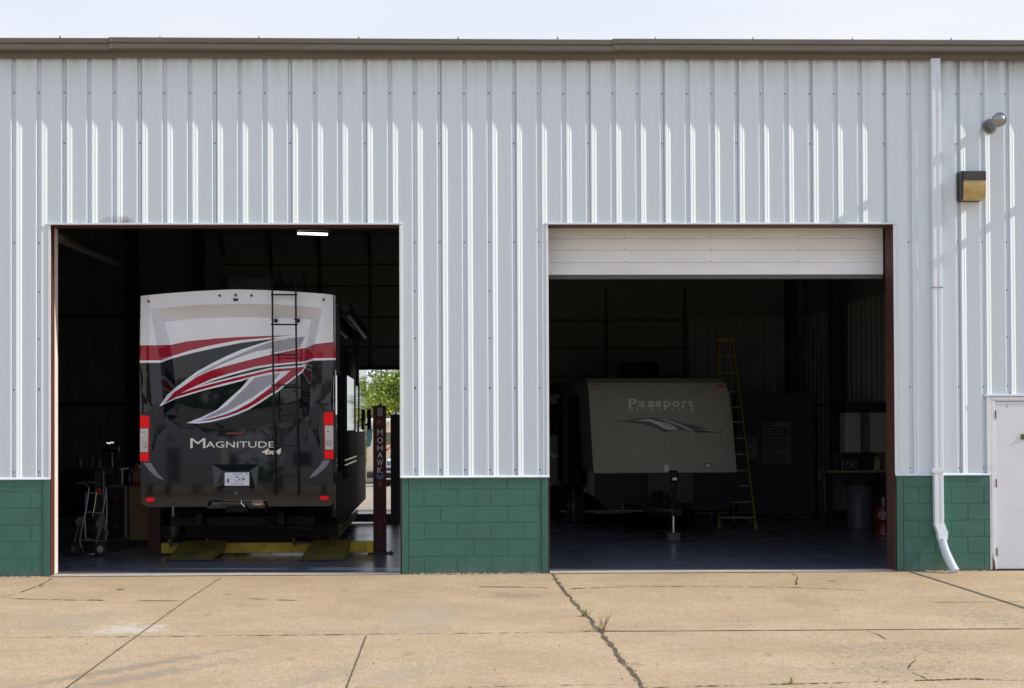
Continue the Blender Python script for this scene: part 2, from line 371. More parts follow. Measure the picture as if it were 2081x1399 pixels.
# interior floor: dark glossy paint with a tan unpainted sill
def floor_mat():
    mt = M('painted_shop_floor', (.13, .145, .185), .26, var=.14, vs=2.2, spec=.5)
    t = mt.node_tree; b = t.nodes['Principled BSDF']
    n = N(t, 'ShaderNodeTexNoise'); n.inputs['Scale'].default_value = 1.3; n.inputs['Detail'].default_value = 3
    tcn = N(t, 'ShaderNodeTexCoord'); mp = N(t, 'ShaderNodeMapping'); mp.inputs['Scale'].default_value = (1, 1, 1)
    t.links.new(tcn.outputs['Object'], mp.inputs[0]); t.links.new(mp.outputs[0], n.inputs['Vector'])
    r = N(t, 'ShaderNodeMapRange'); r.inputs[3].default_value = .20; r.inputs[4].default_value = .34; t.links.new(n.outputs[0], r.inputs[0]); t.links.new(r.outputs[0], b.inputs['Roughness'])
    return mt
m_floor = floor_mat()
mb = MB(); mb.add([(-9, .0, .004), (8.2, .0, .004), (8.2, YB, .004), (-9, YB, .004)], [(0, 1, 2, 3)], m_floor)
tag(mb.build('shop_floor', fix=False), kind='structure')
mb = MB()
for a, b2 in ((L0, L1), (Q0, Q1)):
    mb.add([(a, -.10, .008), (b2, -.10, .008), (b2, .20, .008), (a, .20, .008)], [(0, 1, 2, 3)], m_sill)
tag(mb.build('door_sill_strip', fix=False), kind='structure')

def ribbon(mb, pts, wpx, mat, z=.004, rough=.5, sub=.12):
    G = [gr(*p[:2]) for p in pts]; out = []
    for i in range(len(G)-1):
        n = max(2, int((G[i+1]-G[i]).length/sub))
        for k in range(n): out.append(G[i].lerp(G[i+1], k/n))
    out.append(G[-1]); L = []; Rr = []
    for i, p in enumerate(out):
        d = (out[min(i+1, len(out)-1)]-out[max(i-1, 0)]); d.z = 0; d.normalize(); nn = Vector((-d.y, d.x, 0))
        w = wpx/2*(1+rough*(noise.noise(Vector((p.x*5, p.y*5, 3)))*1.6))
        w = max(w, wpx*.12); off = nn*noise.noise(Vector((p.x*3, p.y*3, 9)))*wpx*rough
        if i in (0, len(out)-1): w *= .3
        L.append(p+nn*w+off); Rr.append(p-nn*w+off)
    vs = [(q.x, min(q.y, -.001), z) for q in L+Rr]; n = len(L)
    mb.add(vs, [(i, i+1, n+i+1, n+i) for i in range(n-1)], mat)
mb = MB()
ribbon(mb, [(450, 1174), (380, 1220), (280, 1292), (135, 1399), (60, 1455)], .014, m_crack, rough=.25)
ribbon(mb, [(1122, 1167), (1150, 1206), (1200, 1262), (1232, 1300), (1262, 1341), (1312, 1403), (1330, 1425)], .027, m_crack, z=.005, rough=1.1, sub=.03)
ribbon(mb, [(745, 1291), (722, 1352), (703, 1402), (690, 1430)], .010, m_crack, rough=.35)
ribbon(mb, [(1848, 1162), (1900, 1178), (2081, 1236), (2200, 1274)], .045, m_joint, rough=.08)
tag(mb.build('pavement_joint', fix=False), kind='structure')
mb = MB()
H = [([(0, 1297), (160, 1295), (300, 1294.5), (745, 1290), (1130, 1286), (1215, 1284)], .03, .75),
     ([(1215, 1284), (1400, 1283), (1700, 1281), (2081, 1278.5)], .035, .4),
     ([(0, 1215.5), (60, 1218.5), (130, 1220), (210, 1221)], .05, .6), ([(280, 1221.5), (370, 1221.5)], .03, .7), ([(180, 1219.5), (215, 1221)], .04, .7),
     ([(505, 1217.5), (548, 1218.5)], .04, .7), ([(560, 1220), (606, 1221)], .04, .7),
     ([(970, 1193.5), (1050, 1194), (1120, 1195.5)], .04, .8), ([(1160, 1197), (1250, 1194), (1320, 1192.5), (1470, 1193), (1600, 1194.5), (1700, 1198), (1760, 1200)], .045, .6),
     ([(720, 1399), (1000, 1396), (1290, 1391)], .012, .6),
     ([(1325, 1398), (1480, 1394.5), (1600, 1391.5), (1720, 1388), (1850, 1385)], .028, .6), ([(1860, 1384), (1900, 1383), (1960, 1380.5), (2035, 1383)], .07, .6), ([(2035, 1383), (2081, 1384)], .012, .5),
     ([(1610, 1167), (1621, 1172), (1618, 1190)], .013, 1.2), ([(1758, 1281), (1785, 1291), (1803, 1301)], .009, 1.2),
     ([(1856, 1331), (1861, 1340), (1852, 1350), (1845, 1361), (1858, 1371), (1872, 1375), (1884, 1381)], .011, 1.4),
     ([(1893, 1225), (2081, 1223.5)], .018, .6), ([(40, 1205), (70, 1195), (92, 1184), (106, 1176)], .022, .9), ([(236, 1198), (255, 1198.5)], .05, .6), ([(450, 1209), (480, 1209)], .03, .8),
     ([(0, 1213), (40, 1208)], .02, .9), ([(1680, 1182), (1702, 1181.5)], .03, .9)]
for p, w_, r_ in H:
    if r_ >= .6 and len(p) > 2 and p[-1][0]-p[0][0] > 150:
        for i in range(len(p)-1):
            (ua, va), (ub, vb) = p[i], p[i+1]; t = 0.
            while t < 1:
                l_ = random.uniform(.03, .22)*160/max(160, ub-ua)*1.6; t1 = min(1, t+l_)
                ribbon(mb, [(ua+(ub-ua)*t, va+(vb-va)*t), (ua+(ub-ua)*t1, va+(vb-va)*t1)], w_*random.uniform(.35, .9), m_crack, z=.004, rough=r_, sub=.05)
                t = t1+random.uniform(.0, .05)*160/max(160, ub-ua)
    else: ribbon(mb, p, w_*.8, m_crack, z=.004, rough=r_, sub=.06)
tag(mb.build('pavement_crack', fix=False), kind='structure')

# crumbled concrete at the foot of the block wall and in the wide joint
def rubble(mb, x0, x1, y0, y1, n, smin, smax, mat, line=None):
    for i in range(n):
        if line:
            k = random.random()*(len(line)-1); j = int(k); p = line[j].lerp(line[j+1], k-j)
            x = p.x+random.uniform(-.03, .03); y = p.y+random.uniform(-.03, .03)
        else: x = random.uniform(x0, x1); y = random.uniform(y0, y1)
        s_ = random.uniform(smin, smax); a = random.random()*6
        vs = []
        for k in range(5): vs.append((x+math.cos(a+k*1.257)*s_*random.uniform(.6, 1.2), y+math.sin(a+k*1.257)*s_*random.uniform(.6, 1.2), .003))
        vs.append((x+random.uniform(-.3, .3)*s_, y+random.uniform(-.3, .3)*s_, .003+s_*random.uniform(.4, 1)))
        mb.add(vs, [(k, (k+1) % 5, 5) for k in range(5)], mat)
m_rubl = M('pale_rubble', (.42, .40, .34), .95, var=.3, vs=40)
mb = MB()
for a, b2, nn in ((L1+.1, Q0-.12, 330), (-6.2, L0-.12, 70), (Q1+.12, E0, 90)):
    rubble(mb, a, b2, -.10, -.03, nn, .006, .02, m_rubl); rubble(mb, a, b2, -.11, -.03, nn//3, .005, .018, m_crack)
tag(mb.build('rubble', fix=False), 'crumbled grey rubble along the foot of the green block wall', 'rubble', kind='stuff')
mb = MB()
rubble(mb, 0, 0, 0, 0, 260, .004, .011, m_rub, line=[gr(*p) for p in [(1126, 1172), (1150, 1206), (1200, 1262), (1232, 1300), (1262, 1341), (1312, 1403)]])
for i in range(90):
    p = gr(random.uniform(-20, 2100), random.uniform(1180, 1420)); rubble(mb, p.x, p.x+.01, p.y, p.y+.01, 1, .004, .010, random.choice([m_crack, m_rub, m_rub]))
tag(mb.build('gravel', fix=False), 'loose grit and small stones scattered over the concrete apron', 'gravel', kind='stuff')

# weeds
m_weed = M('green_weed', (.30, .30, .05), .7, var=.25, vs=30); m_dry = M('dry_grass', (.33, .25, .12), .8, var=.25, vs=30)
def weed(u, v, n, ln, mats, label, spread=1., aim=None):
    p = gr(u, v); mb = MB()
    for i in range(n):
        a = random.uniform(0, 6.283); l = ln*random.uniform(.4, 1); h = l*random.uniform(.15, .75)
        if aim and i % 2: a = random.uniform(*aim)
        d = Vector((math.cos(a), math.sin(a)*.8, 0))*l*spread; side = Vector((-d.y, d.x, 0)).normalized()*random.uniform(.0025, .0045)
        b0 = p+Vector((random.uniform(-.03, .03), random.uniform(-.03, .03), 0)); pts = [b0, b0+d*.45+Vector((0, 0, h*.75)), b0+d+Vector((0, 0, h))]
        vs = []
        for k, q in enumerate(pts): vs += [q-side*(1-k*.42), q+side*(1-k*.42)]
        mb.add([(x.x, x.y, max(x.z, .004)) for x in vs], [(0, 1, 3, 2), (2, 3, 5, 4)], mats[i % len(mats)])
    o = mb.build('weed', fix=False); off = p.copy()
    for vv in o.data.vertices: vv.co -= off
    o.location = off
    return tag(o, label, 'weed', 'weeds in the pavement joints')
weed(1188, 1253, 30, .19, [m_weed, m_weed, m_dry], 'yellow green weed tuft in the wide crack, above the straw coloured one', .8)
weed(1222, 1282, 22, .40, [m_dry, m_dry, m_weed], 'dry weed with long thin straw stems where the wide crack crosses the long joint', .75, aim=(-.5, 1.5))
weed(1607, 1390, 16, .13, [m_weed, m_weed], 'small green weed at the bottom edge below the right doorway')
weed(1792, 1388, 10, .09, [m_weed, m_dry], 'tiny weed in the bottom joint right of the small green one')
weed(85, 1193, 10, .06, [m_weed, m_dry], 'tiny weed in the slanting crack before the left doorway')
weed(582, 1292, 9, .06, [m_weed, m_dry], 'tiny weed in the long joint in front of the left doorway')

# ------------------------------------------------------------------ building
bld = thing('service_building', 'white ribbed metal service building with green block base and two open bays', 'building', (0, 0, 0))
RIB = .3048; X0R = -5.11308
# one panel period starting at the valley's left edge (du, height outwards)
PROF = [(0, 0.036), (0.006, 0.033), (0.011, 0.004), (0.014, 0), (0.06, 0), (0.0635, 0.033), (0.0655, 0.036), (0.086, 0.03), (0.101, 0.0235), (0.105, 0.0255), (0.11, 0.0245), (0.126, 0.016), (0.132, 0.0138), (0.155, 0.0175), (0.157, 0.0165), (0.181, 0.0205), (0.183, 0.0195), (0.209, 0.0238), (0.211, 0.0227), (0.237, 0.0273), (0.239, 0.0262), (0.265, 0.031), (0.267, 0.03), (0.29, 0.0352)]
def siding(mb, x0, x1, z0, z1, mat):
    k0 = int((x0-X0R)/RIB)-2; pts = []
    for k in range(k0, int((x1-X0R)/RIB)+2):
        xb = X0R-.028+k*RIB
        for du, h in PROF: pts.append((xb+du, h))
    cl = []
    for i in range(len(pts)-1):
        (xa, ha), (xb, hb) = pts[i], pts[i+1]
        if xb < x0 or xa > x1: continue
        def I(x): return ha+(hb-ha)*(x-xa)/(xb-xa)
        if not cl: cl.append((max(xa, x0), I(max(xa, x0))))
        cl.append((min(xb, x1), I(min(xb, x1))))
    n = len(cl); vs = [(x, -h, z0) for x, h in cl]+[(x, -h, z1) for x, h in cl]
    mb.add(vs, [(i, i+1, n+i+1, n+i) for i in range(n-1)], mat)
mb = MB()
XL, XR = -12.0, 13.0; ED1 = E0+1.02; ZD = at(2040, 806, 0).z
ZT = 6.36
siding(mb, XL, L0, ZS, ZT, m_white); siding(mb, L0, L1, ZH, ZT, m_white); siding(mb, L1, Q0, ZS, ZT, m_white)
siding(mb, Q0, Q1, ZH, ZT, m_white); siding(mb, Q1, E0, ZS, ZT, m_white); siding(mb, E0, ED1, ZD, ZT, m_white); siding(mb, ED1, XR, ZS, ZT, m_white)
def screw(x, z, y=0):
    mb.lathe((x, y+.001, z), (0, -1, 0), [(.011, 0), (.011, .003), (.0065, .004), (.0065, .009), (0, .0095)], m_screw, n=8)
for k in range(-3, 44):
    x = X0R+k*RIB; screw(x, at(890, 190, 0).z)
    blockd = (L0 < x < L1) or (Q0 < x < Q1)
    if not blockd and not (E0-.02 < x < ED1): screw(x, at(890, 956, 0).z)
    if k % 3 == 2: screw(x, at(890, 292, 0).z)
    if not blockd:
        screw(x, at(890, 493, 0).z)
        if k % 3 == 1:
            for vv in (592, 688, 788): screw(x, at(890, vv, 0).z)
        if not (E0-.02 < x < ED1): screw(x, at(890, 790, 0).z)
m_lap = M('panel_lap_shadow_gap', (.22, .235, .25), .6)
for k in range(-14, 50):
    x = X0R+k*RIB
    if k % 3 == 2 and XL < x < XR:
        for (a, b2, z0) in ((XL, L0, ZS), (L0, L1, ZH), (L1, Q0, ZS), (Q0, Q1, ZH), (Q1, E0, ZS), (E0, ED1, ZD)):
            if a < x+.02 < b2: mb.box(x+.016, x+.021, -.003, .0, z0+.001, ZT-.08, m_lap)
siding_o = mb.build('metal_siding', bld, fix=False)
# dark bolt holes by the downspout
mb = MB()
for u_, v_, r_ in ((1957.5, 647, .017), (1987.5, 639.5, .009)):
    p = at(u_, v_, -.03); mb = MB(); mb.lathe((p.x, -.018, p.z), (0, -1, 0), [(r_, 0), (r_, .006), (r_*.5, .008), (0, .005)], m_black, n=10); mb.build('plugged_hole', bld)

# backing wall (inner liner) behind siding
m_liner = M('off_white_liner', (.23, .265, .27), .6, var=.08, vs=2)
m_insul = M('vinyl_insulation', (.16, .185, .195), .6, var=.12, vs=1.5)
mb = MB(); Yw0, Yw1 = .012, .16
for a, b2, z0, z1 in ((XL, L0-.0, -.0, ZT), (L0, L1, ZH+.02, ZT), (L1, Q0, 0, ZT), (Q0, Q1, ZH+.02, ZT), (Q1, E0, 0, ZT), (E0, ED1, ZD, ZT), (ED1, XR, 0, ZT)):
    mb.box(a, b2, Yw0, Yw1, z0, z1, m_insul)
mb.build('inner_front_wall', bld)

# block base: separate course blocks on a recessed mortar sheet
def blocks(x0, x1, name, seed, ztop=ZS-.012):
    rnd = random.Random(seed); mb = MB()
    mb.box(x0, x1, -.0345, .010, -.02, ztop, m_green)
    zc = 0.012; row = 0
    ch = .2045; cl_ = .4065
    while zc < ztop-.02:
        z1 = min(zc+ch-.006, ztop); x = x0-(.0 if row % 2 else cl_*.5)-.01
        while x < x1:
            a = max(x, x0+.004); b2 = min(x+cl_-.006, x1-.004)
            if b2-a > .05:
                jx = rnd.uniform(-.0025, .0025)
                mb.bbox(a+jx, b2+jx, -.0385-rnd.uniform(0, .0018), -.02, zc+rnd.uniform(-.001, .001), z1, m_green, b=.004, seg=1)
            x += cl_
        zc += ch; row += 1
    return mb
tw = at(829, 1060, 0).x-at(815, 1060, 0).x
for i, (a, b2) in enumerate(((XL, L0-.005-tw), (L1+.012+tw, Q0-.012-tw), (Q1+.01+tw, E0-.004), (ED1, XR))):
    blocks(a, b2, 'block_base', 3+i).build('block_base', bld)
for a in (L0-.005-tw, L1+.012, Q0-.012-tw, Q1+.01):
    mb = MB(); mb.bbox(a+.003, a+tw-.003, -.046, .01, .0, ZS-.014, m_greensteel, b=.004); mb.build('corner_trim', bld)
# white flashing over the block base + J trims round openings
def flash(x0, x1):
    mb = MB(); mb.prismx([(-.034, ZS+.012), (-.060, ZS-.004), (-.060, ZS-.016), (-.056, ZS-.016), (-.056, ZS-.007), (.0, ZS+.006)], x0, x1, m_trim)
    return mb.build('base_flashing', bld)
flash(XL, L0+.004); flash(L1-.002, Q0+.004); flash(Q1-.002, E0); flash(ED1, XR)
for (a, b2) in ((L0, L1), (Q0, Q1)):
    mb = MB()
    mb.bbox(a-.035, b2+.035, -.052, .01, ZH-.006, ZH+.016, m_trim, b=.003)
    for s_ in (a, b2):
        d = -1 if s_ == a else 1
        mb.bbox(s_-.003*d, s_+.030*d, -.040, .0, ZS, ZH-.007, m_trim, b=.003)
    mb.build('opening_trim', bld)
# red-oxide channel frames of both bays
for (a, b2) in ((L0, L1), (Q0, Q1)):
    f = MB()
    f.box(a-.004, a+.004, -.030, .135, .006, ZH-.016, m_jamb); f.box(b2-.004, b2+.004, -.030, .283, .006, ZH-.016, m_jamb)
    f.box(a-.004, b2+.004, -.030, .22, ZH-.016, ZH-.008, m_jamb)
    f.build('door_frame', bld)
m_track = M('galvanised_track', (.07, .07, .072), .5, .2, var=.15)
m_jambw = M('white_jamb_strip', (.72, .66, .62), .5, var=.06)
mb = MB()   # white weather strip on the left bay's left jamb, and dark vertical tracks
mb.box(L0-.002, L0+.006, .137, .283, .012, ZH-.02, m_jambw)
mb.build('weather_strip', bld)
for a, s_ in ((L0+.0, 1), (L1, -1), (Q0, 1), (Q1, -1)):
    mb = MB(); x = a-s_*.07; mb.box(x, x+s_*.05, .285, .35, .012, ZH+.3, m_track)
    mb.tube([(x+s_*.03, .32, ZH+.3), (x+s_*.03, .4, ZH+.55), (x+s_*.03, .7, ZH+.72), (x+s_*.03, 4.3, ZH+.8)], .03, m_track, n=6)
    mb.build('door_track', bld)

# overhead doors: right front bay a quarter visible, left front door lifted out of sight on its tracks
m_door = M('white_door_steel', (.80, .84, .90), .45, var=.06, vs=1.5, stretch=(.5, 1, 3))
m_seal = M('grey_rubber_seal', (.09, .09, .095), .6)
dz = [PZ(v_, .36, 1450) for v_ in (558.5, 533.5, 508.5, 484.5, 461.5, 440)]
mb = MB(); y0 = .36
xa, xb = Q0+.008, PX(1797, .36)
for i in range(len(dz)-1):
    za, zb = dz[i], dz[i+1]
    mb.add([(xa, y0+.0, za+.004), (xb, y0, za+.004), (xb, y0, zb-.008), (xa, y0, zb-.008), (xa, y0+.006, zb-.002), (xb, y0+.006, zb-.002), (xa, y0+.006, za), (xb, y0+.006, za)],
           [(0, 1, 2, 3), (3, 2, 5, 4), (6, 7, 1, 0)], m_door)
    mb.box(xa, xb, y0+.007, y0+.05, za, zb-.001, m_door)
    for u_ in (1272, 1447, 1624):
        x = PX(u_, .36)
        if i > 0: mb.lathe((x, y0-.001, za+.012), (0, -1, 0), [(.007, 0), (.006, .004), (0, .005)], m_screw, n=8)
d_o = mb.build('overhead_door', bld); d_o['label'] = 'partly lowered white sectional door of the right bay'
mb = MB(); mb.bbox(xa, xb, y0+.004, y0+.05, dz[0]-.055, dz[0]-.002, m_seal, b=.008); mb.build('bottom_seal', d_o)
mb = MB()
for i in range(7): mb.box(L0+.08, L1-.08, .75+i*.53, .75+i*.53+.52, ZH+.66, ZH+.70, m_door)
mb.build('overhead_door', bld)

# personnel door
mb = MB(); zd = ZD-.03
mb.bbox(E0+.018, E0+.072, -.045, .02, .0, ZD-.057, m_trim, b=.006)
mb.bbox(E0+.018, ED1, -.045, .02, ZD-.055, ZD-.004, m_trim, b=.006)
fr = mb.build('door_frame', bld)
m_doorw = M('white_door_leaf', (.66, .70, .76), .4, var=.05, vs=1.5)
mb = MB(); mb.bbox(E0+.078, ED1-.06, -.030, .02, .02, ZD-.062, m_doorw, b=.004)
pd = mb.build('personnel_door', bld)
m_rust = M('rusty_hinge', (.20, .055, .03), .8, var=.4, vs=30)
for v_ in (843, 982, 1121.5):
    z = PZ(v_, -.03, 2020); mb = MB(); mb.tube([(E0+.076, -.042, z-.048), (E0+.076, -.042, z+.048)], .0085, m_rust, n=8); mb.box(E0+.068, E0+.088, -.036, -.028, z-.05, z+.05, m_rust); mb.build('hinge', pd)
p = at(2078, 888, -.035); m_brass = M('dark_brass', (.16, .15, .07), .45, .5)
mb = MB(); mb.bbox(p.x-.022, p.x+.05, -.040, -.028, p.z-.034, p.z+.034, m_brass, b=.004); mb.lathe((p.x+.02, -.04, p.z), (0, -1, 0), [(.018, 0), (.018, .01), (0, .012)], m_brass, n=12); mb.build('lock_plate', pd)
mb = MB()
for v_ in (824.5, 827.5): p = at(2046.5, v_, -.03); mb.lathe((p.x, -.030, p.z), (0, -1, 0), [(.006, 0), (.006, .003), (0, .004)], m_black, n=8)
mb.build('screw_hole', pd)
mb = MB(); mb.box(E0+.02, ED1, -.06, .02, .0045, .018, m_black); mb.build('threshold', bld)
mb = MB(); mb.bbox(E0-.036, E0+.016, -.048, .01, ZS-.01, ZD+.0, m_trim, b=.004); mb.bbox(E0-.06, ED1+.06, -.056, .01, ZD, ZD+.028, m_trim, b=.004)
mb.box(E0-.002, E0+.016, -.040, .01, .012, ZS-.012, m_trim)
mb.build('opening_trim', bld)
p = at(2014, 1142, -.04); mb = MB()
mb.add([(E0+.02, -.0465, .01), (E0+.06, -.0465, .01), (E0+.055, -.0465, .07), (E0+.045, -.0465, .12), (E0+.03, -.0465, .16), (E0+.022, -.0465, .22)], [(0, 1, 2, 3, 4, 5)], m_rust); mb.build('rust_patch', bld, fix=False)

# gutter (two profiles lap at the seams), with fascia
GPROF = [(-.01, 6.30), (-.075, 6.29), (-.085, 6.297), (-.088, 6.345), (-.092, 6.356), (-.192, 6.362), (-.203, 6.372), (-.203, 6.425), (-.198, 6.431), (-.194, 6.437), (-.203, 6.442), (-.207, 6.447), (-.207, 6.497), (-.202, 6.503), (-.14, 6.522), (-.01, 6.525)]
def gut(x0, x1, g=0, z0=0, z1=0):
    mb = MB(); n = len(GPROF)
    vs = [(x0, y-g, z+z0) for y, z in GPROF]+[(x1, y-g, z+z1) for y, z in GPROF]
    mb.add(vs, [(i, i+1, n+i+1, n+i) for i in range(n-1)]+[tuple(range(n)), tuple(range(n, 2*n))], m_gutter)
    return mb.build('gutter', bld, smooth=35)
xs1, xs2 = PX(221, -.2, 90), PX(1247, -.2, 90)
gut(XL, xs1+.01, 0, .0, .002); gut(xs1, xs2, .005, .011, -.004); gut(xs2-.006, XR, .009, .008, -.004)
mb = MB()
for x_, s in ((xs1, .016), (xs2, .006)):
    for z_ in (6.385, 6.41, 6.465, 6.485): mb.lathe((x_+.035, -.211, z_), (0, -1, 0), [(.006, 0), (.004, .003), (0, .004)], m_chrome, n=6)
mb.build('rivet', bld)
# roof ribs ends / little screws along the eave
mb = MB()
for u_ in (122, 325, 526, 729, 931, 1133, 1332, 1530, 1732, 1933): 
    p = at(u_, 78, -.16); mb.lathe((p.x, -.16, 6.52), (0, 0, 1), [(.012, 0), (.012, .006), (.005, .008), (.005, .028), (0, .03)], m_black, n=6)
mb.build('roof_screw', bld)
m_roof = M('galvalume_roof', (.45, .46, .46), .4, .5)
mb = MB()
mb.prismx([(-.02, 6.50), (6.4, 6.95), (YB+.1, 6.50), (YB+.1, 6.43), (6.4, 6.88), (-.02, 6.43)], XL, XR, m_roof); mb.build('roof', bld)
mb = MB()
for x in [XL+i*.61 for i in range(42)]: mb.prismx([(-.0, 6.50), (6.4, 6.953), (YB, 6.50), (YB, 6.54), (6.4, 6.99), (0, 6.54)], x, x+.03, m_roof)
mb.build('roof_seam', bld)
# ceiling insulation, rafters, side walls, columns
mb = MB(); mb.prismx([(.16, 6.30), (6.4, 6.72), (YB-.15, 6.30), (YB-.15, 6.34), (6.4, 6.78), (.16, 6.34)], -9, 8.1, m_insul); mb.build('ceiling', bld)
m_steel = M('dark_red_steel', (.025, .021, .022), .5, var=.2)
mb = MB()
for x in (-9+.2, -5.1, 0.55, 5.9, 7.9):
    mb.prismx([(.3, 6.0), (6.4, 6.4), (YB-.3, 6.0), (YB-.3, 6.27), (6.4, 6.69), (.3, 6.27)], x-.06, x+.06, m_steel)
mb.build('rafter', bld)
mb = MB()
for y in (2.0, 4.1, 8.5, 10.5): mb.box(-9, 8.1, y-.03, y+.03, 6.05, 6.25, m_steel)
mb.build('purlin', bld)
YI = YB-.15
def liner(mb, a, b2, fixed, z0, z1, axis, mat, pitch=.23, dep=.02):
    pts = []; x = a
    while x < b2:
        for du, h in ((0, 0), (.03, dep), (.10, dep), (.13, 0)):
            if x+du < b2: pts.append((x+du, h))
        x += pitch
    pts.append((b2, 0)); n = len(pts)
    if axis == 'x': vs = [(p_, fixed-h, z0) for p_, h in pts]+[(p_, fixed-h, z1) for p_, h in pts]
    else: vs = [(fixed-h, p_, z0) for p_, h in pts]+[(fixed-h, p_, z1) for p_, h in pts]
    mb.add(vs, [(i, i+1, n+i+1, n+i) for i in range(n-1)], mat)
# back wall with two door openings
BD0, BD1 = PX(452, YI), PX(452, YI)+4.4
BE0, BE1 = PX(1113, YI), PX(1396, YI)+.05
mb = MB(); ZL = 4.1
for a, b2, z0 in ((-9, BD0, 0), (BD0, BD1, 4.5), (BD1, BE0-.0, 0), (BE0, BE1, 4.7), (BE1, 8.1, 0)):
    mb.box(a, b2, YI+.03, YB, z0, 6.4, m_insul)
    if z0 == 0: liner(mb, a, b2, YI+.02, z0, ZL, 'x', m_liner, pitch=.3)
back = mb.build('back_wall', bld, fix=False)
mb = MB(); liner(mb, .17, YI, 7.85, 0, ZL, 'y', m_liner, pitch=.3); mb.box(7.87, 8.05, .17, YI, 0, 6.4, m_insul); mb.build('side_wall', bld, fix=False)
mb = MB(); mb.box(-9.1, -8.9, .17, YI, 0, 6.4, m_insul); mb.build('side_wall', bld)
mb = MB()
for x, y in ((PX(268, YI-.25), YI-.25), (PX(1609, YI-.3), YI-.3), (7.62, PX(1716, 9.2) and 9.3), (-4.95, YI-.2), (.35, YI-.2)):
    mb = MB(); mb.box(x-.105, x+.105, y-.15, y-.13, 0, 6.1, m_steel); mb.box(x-.01, x+.01, y-.13, y+.13, 0, 6.1, m_steel); mb.box(x-.105, x+.105, y+.13, y+.15, 0, 6.1, m_steel)
    mb.build('steel_column', bld)
mb = MB()
for z in (2.3, 4.15): 
    for a, b2 in ((-8.8, BD0-.2),): mb.box(a, b2, YI-.1, YI-.02, z-.04, z+.04, m_steel)
mb.build('wall_girt', bld)
# sectional back doors
m_bdoor = M('insulated_back_door', (.17, .18, .165), .6, var=.08, vs=1.2)
def backdoor(a, b2, zb, zt, seams, struts, name='overhead_door', curve=True):
    mb = MB(); Yd = YI-.02
    mb.box(a, b2, Yd, Yd+.04, zb, zt, m_bdoor)
    o = mb.build(name, bld)
    mb = MB()
    for z in seams: mb.box(a, b2, Yd-.012, Yd, z-.02, z+.02, m_steel)
    mb.box(a, b2, Yd-.05, Yd, zb-.0195, zb+.06, m_steel)
    for x in struts: mb.box(x-.035, x+.035, Yd-.05, Yd-.013, zb+.02, zt, m_steel)
    if curve:
        for x in struts+[a+.03]: mb.tube([(x, Yd-.04, zt), (x, Yd-.09, zt+.16), (x, Yd-.3, zt+.33), (x, Yd-.8, zt+.42), (x, Yd-3.2, zt+.5)], .035, m_steel, n=6)
        for i in range(6): mb.box(a+.02, b2-.02, Yd-.75-i*.5, Yd-.3-i*.5, zt+.40, zt+.43, m_bdoor)
        mb.tube([(a, Yd-.12, zt+.62), (b2, Yd-.12, zt+.62)], .05, m_bdoor, n=8)
    mb.build('door_brace', o); return o
zz = lambda v_: PZ(v_, YI)
backdoor(BD0, BD1, zz(750), zz(520), [zz(v_) for v_ in (705, 645, 582, 538)], [PX(u_, YI) for u_ in (552, 651, 753, 850)])['label'] = 'half raised back door with view to the lot'
backdoor(BE0, BE1, 0.026, 4.75, [zz(v_) for v_ in (652, 709, 766)], [PX(1232, YI), PX(1392, YI)], curve=False)

# downspout --------------------------------------------------------
m_dsp = M('white_downspout', (.66, .73, .80), .35, var=.04, vs=3, stretch=(8, 8, .5))
pA, pB, pC = at(1901, 118, -.1), at(1907, 955, -.1), at(1908.5, 1066, -.1)
hw = .058
def sect(cx, cz, y0=-.053, y1=-.118, hw=hw):
    b_ = .006
    return [(cx-hw, y0, cz), (cx-hw, y1+b_, cz), (cx-hw+b_, y1, cz), (cx-.02, y1, cz), (cx-.015, y1+.004, cz), (cx+.015, y1+.004, cz), (cx+.02, y1, cz), (cx+hw-b_, y1, cz), (cx+hw, y1+b_, cz), (cx+hw, y0, cz)]
def loft(mb, secs, mat):
    n = len(secs[0]); vs = [p for s in secs for p in s]; fs = []
    for i in range(len(secs)-1): fs += [(i*n+k, i*n+(k+1) % n, (i+1)*n+(k+1) % n, (i+1)*n+k) for k in range(n)]
    fs += [tuple(range(n)), tuple((len(secs)-1)*n+k for k in range(n))]
    mb.add(vs, fs, mat)
mb = MB(); pM = at(1904.6, 588, -.1)
loft(mb, [sect(pA.x, 6.305), sect(pM.x, pM.z)], m_dsp)
loft(mb, [sect(pM.x, pM.z+.02, -.0515, -.1195, hw+.0035), sect(pB.x, pB.z), sect(pC.x, pC.z)], m_dsp)
ds = mb.build('downspout', bld)
mb = MB(); p = at(1904.6, 587, -.12)
mb.tube([(pM.x-.062, -.05, pM.z+.012), (pM.x-.062, -.1215, pM.z+.022), (pM.x-.02, -.1235, pM.z+.022), (pM.x, -.127, pM.z+.014), (pM.x+.02, -.1235, pM.z+.022), (pM.x+.062, -.1235, pM.z+.022), (pM.x+.064, -.10, pM.z+.012)], .0035, m_black, n=5); mb.build('seam_gap', ds)
mb = MB(); z = at(1905, 957, -.1).z
mb.bbox(pB.x-.082, pB.x+.062, -.122, -.045, z-.026, z+.026, m_dsp, b=.003); mb.build('strap', ds)
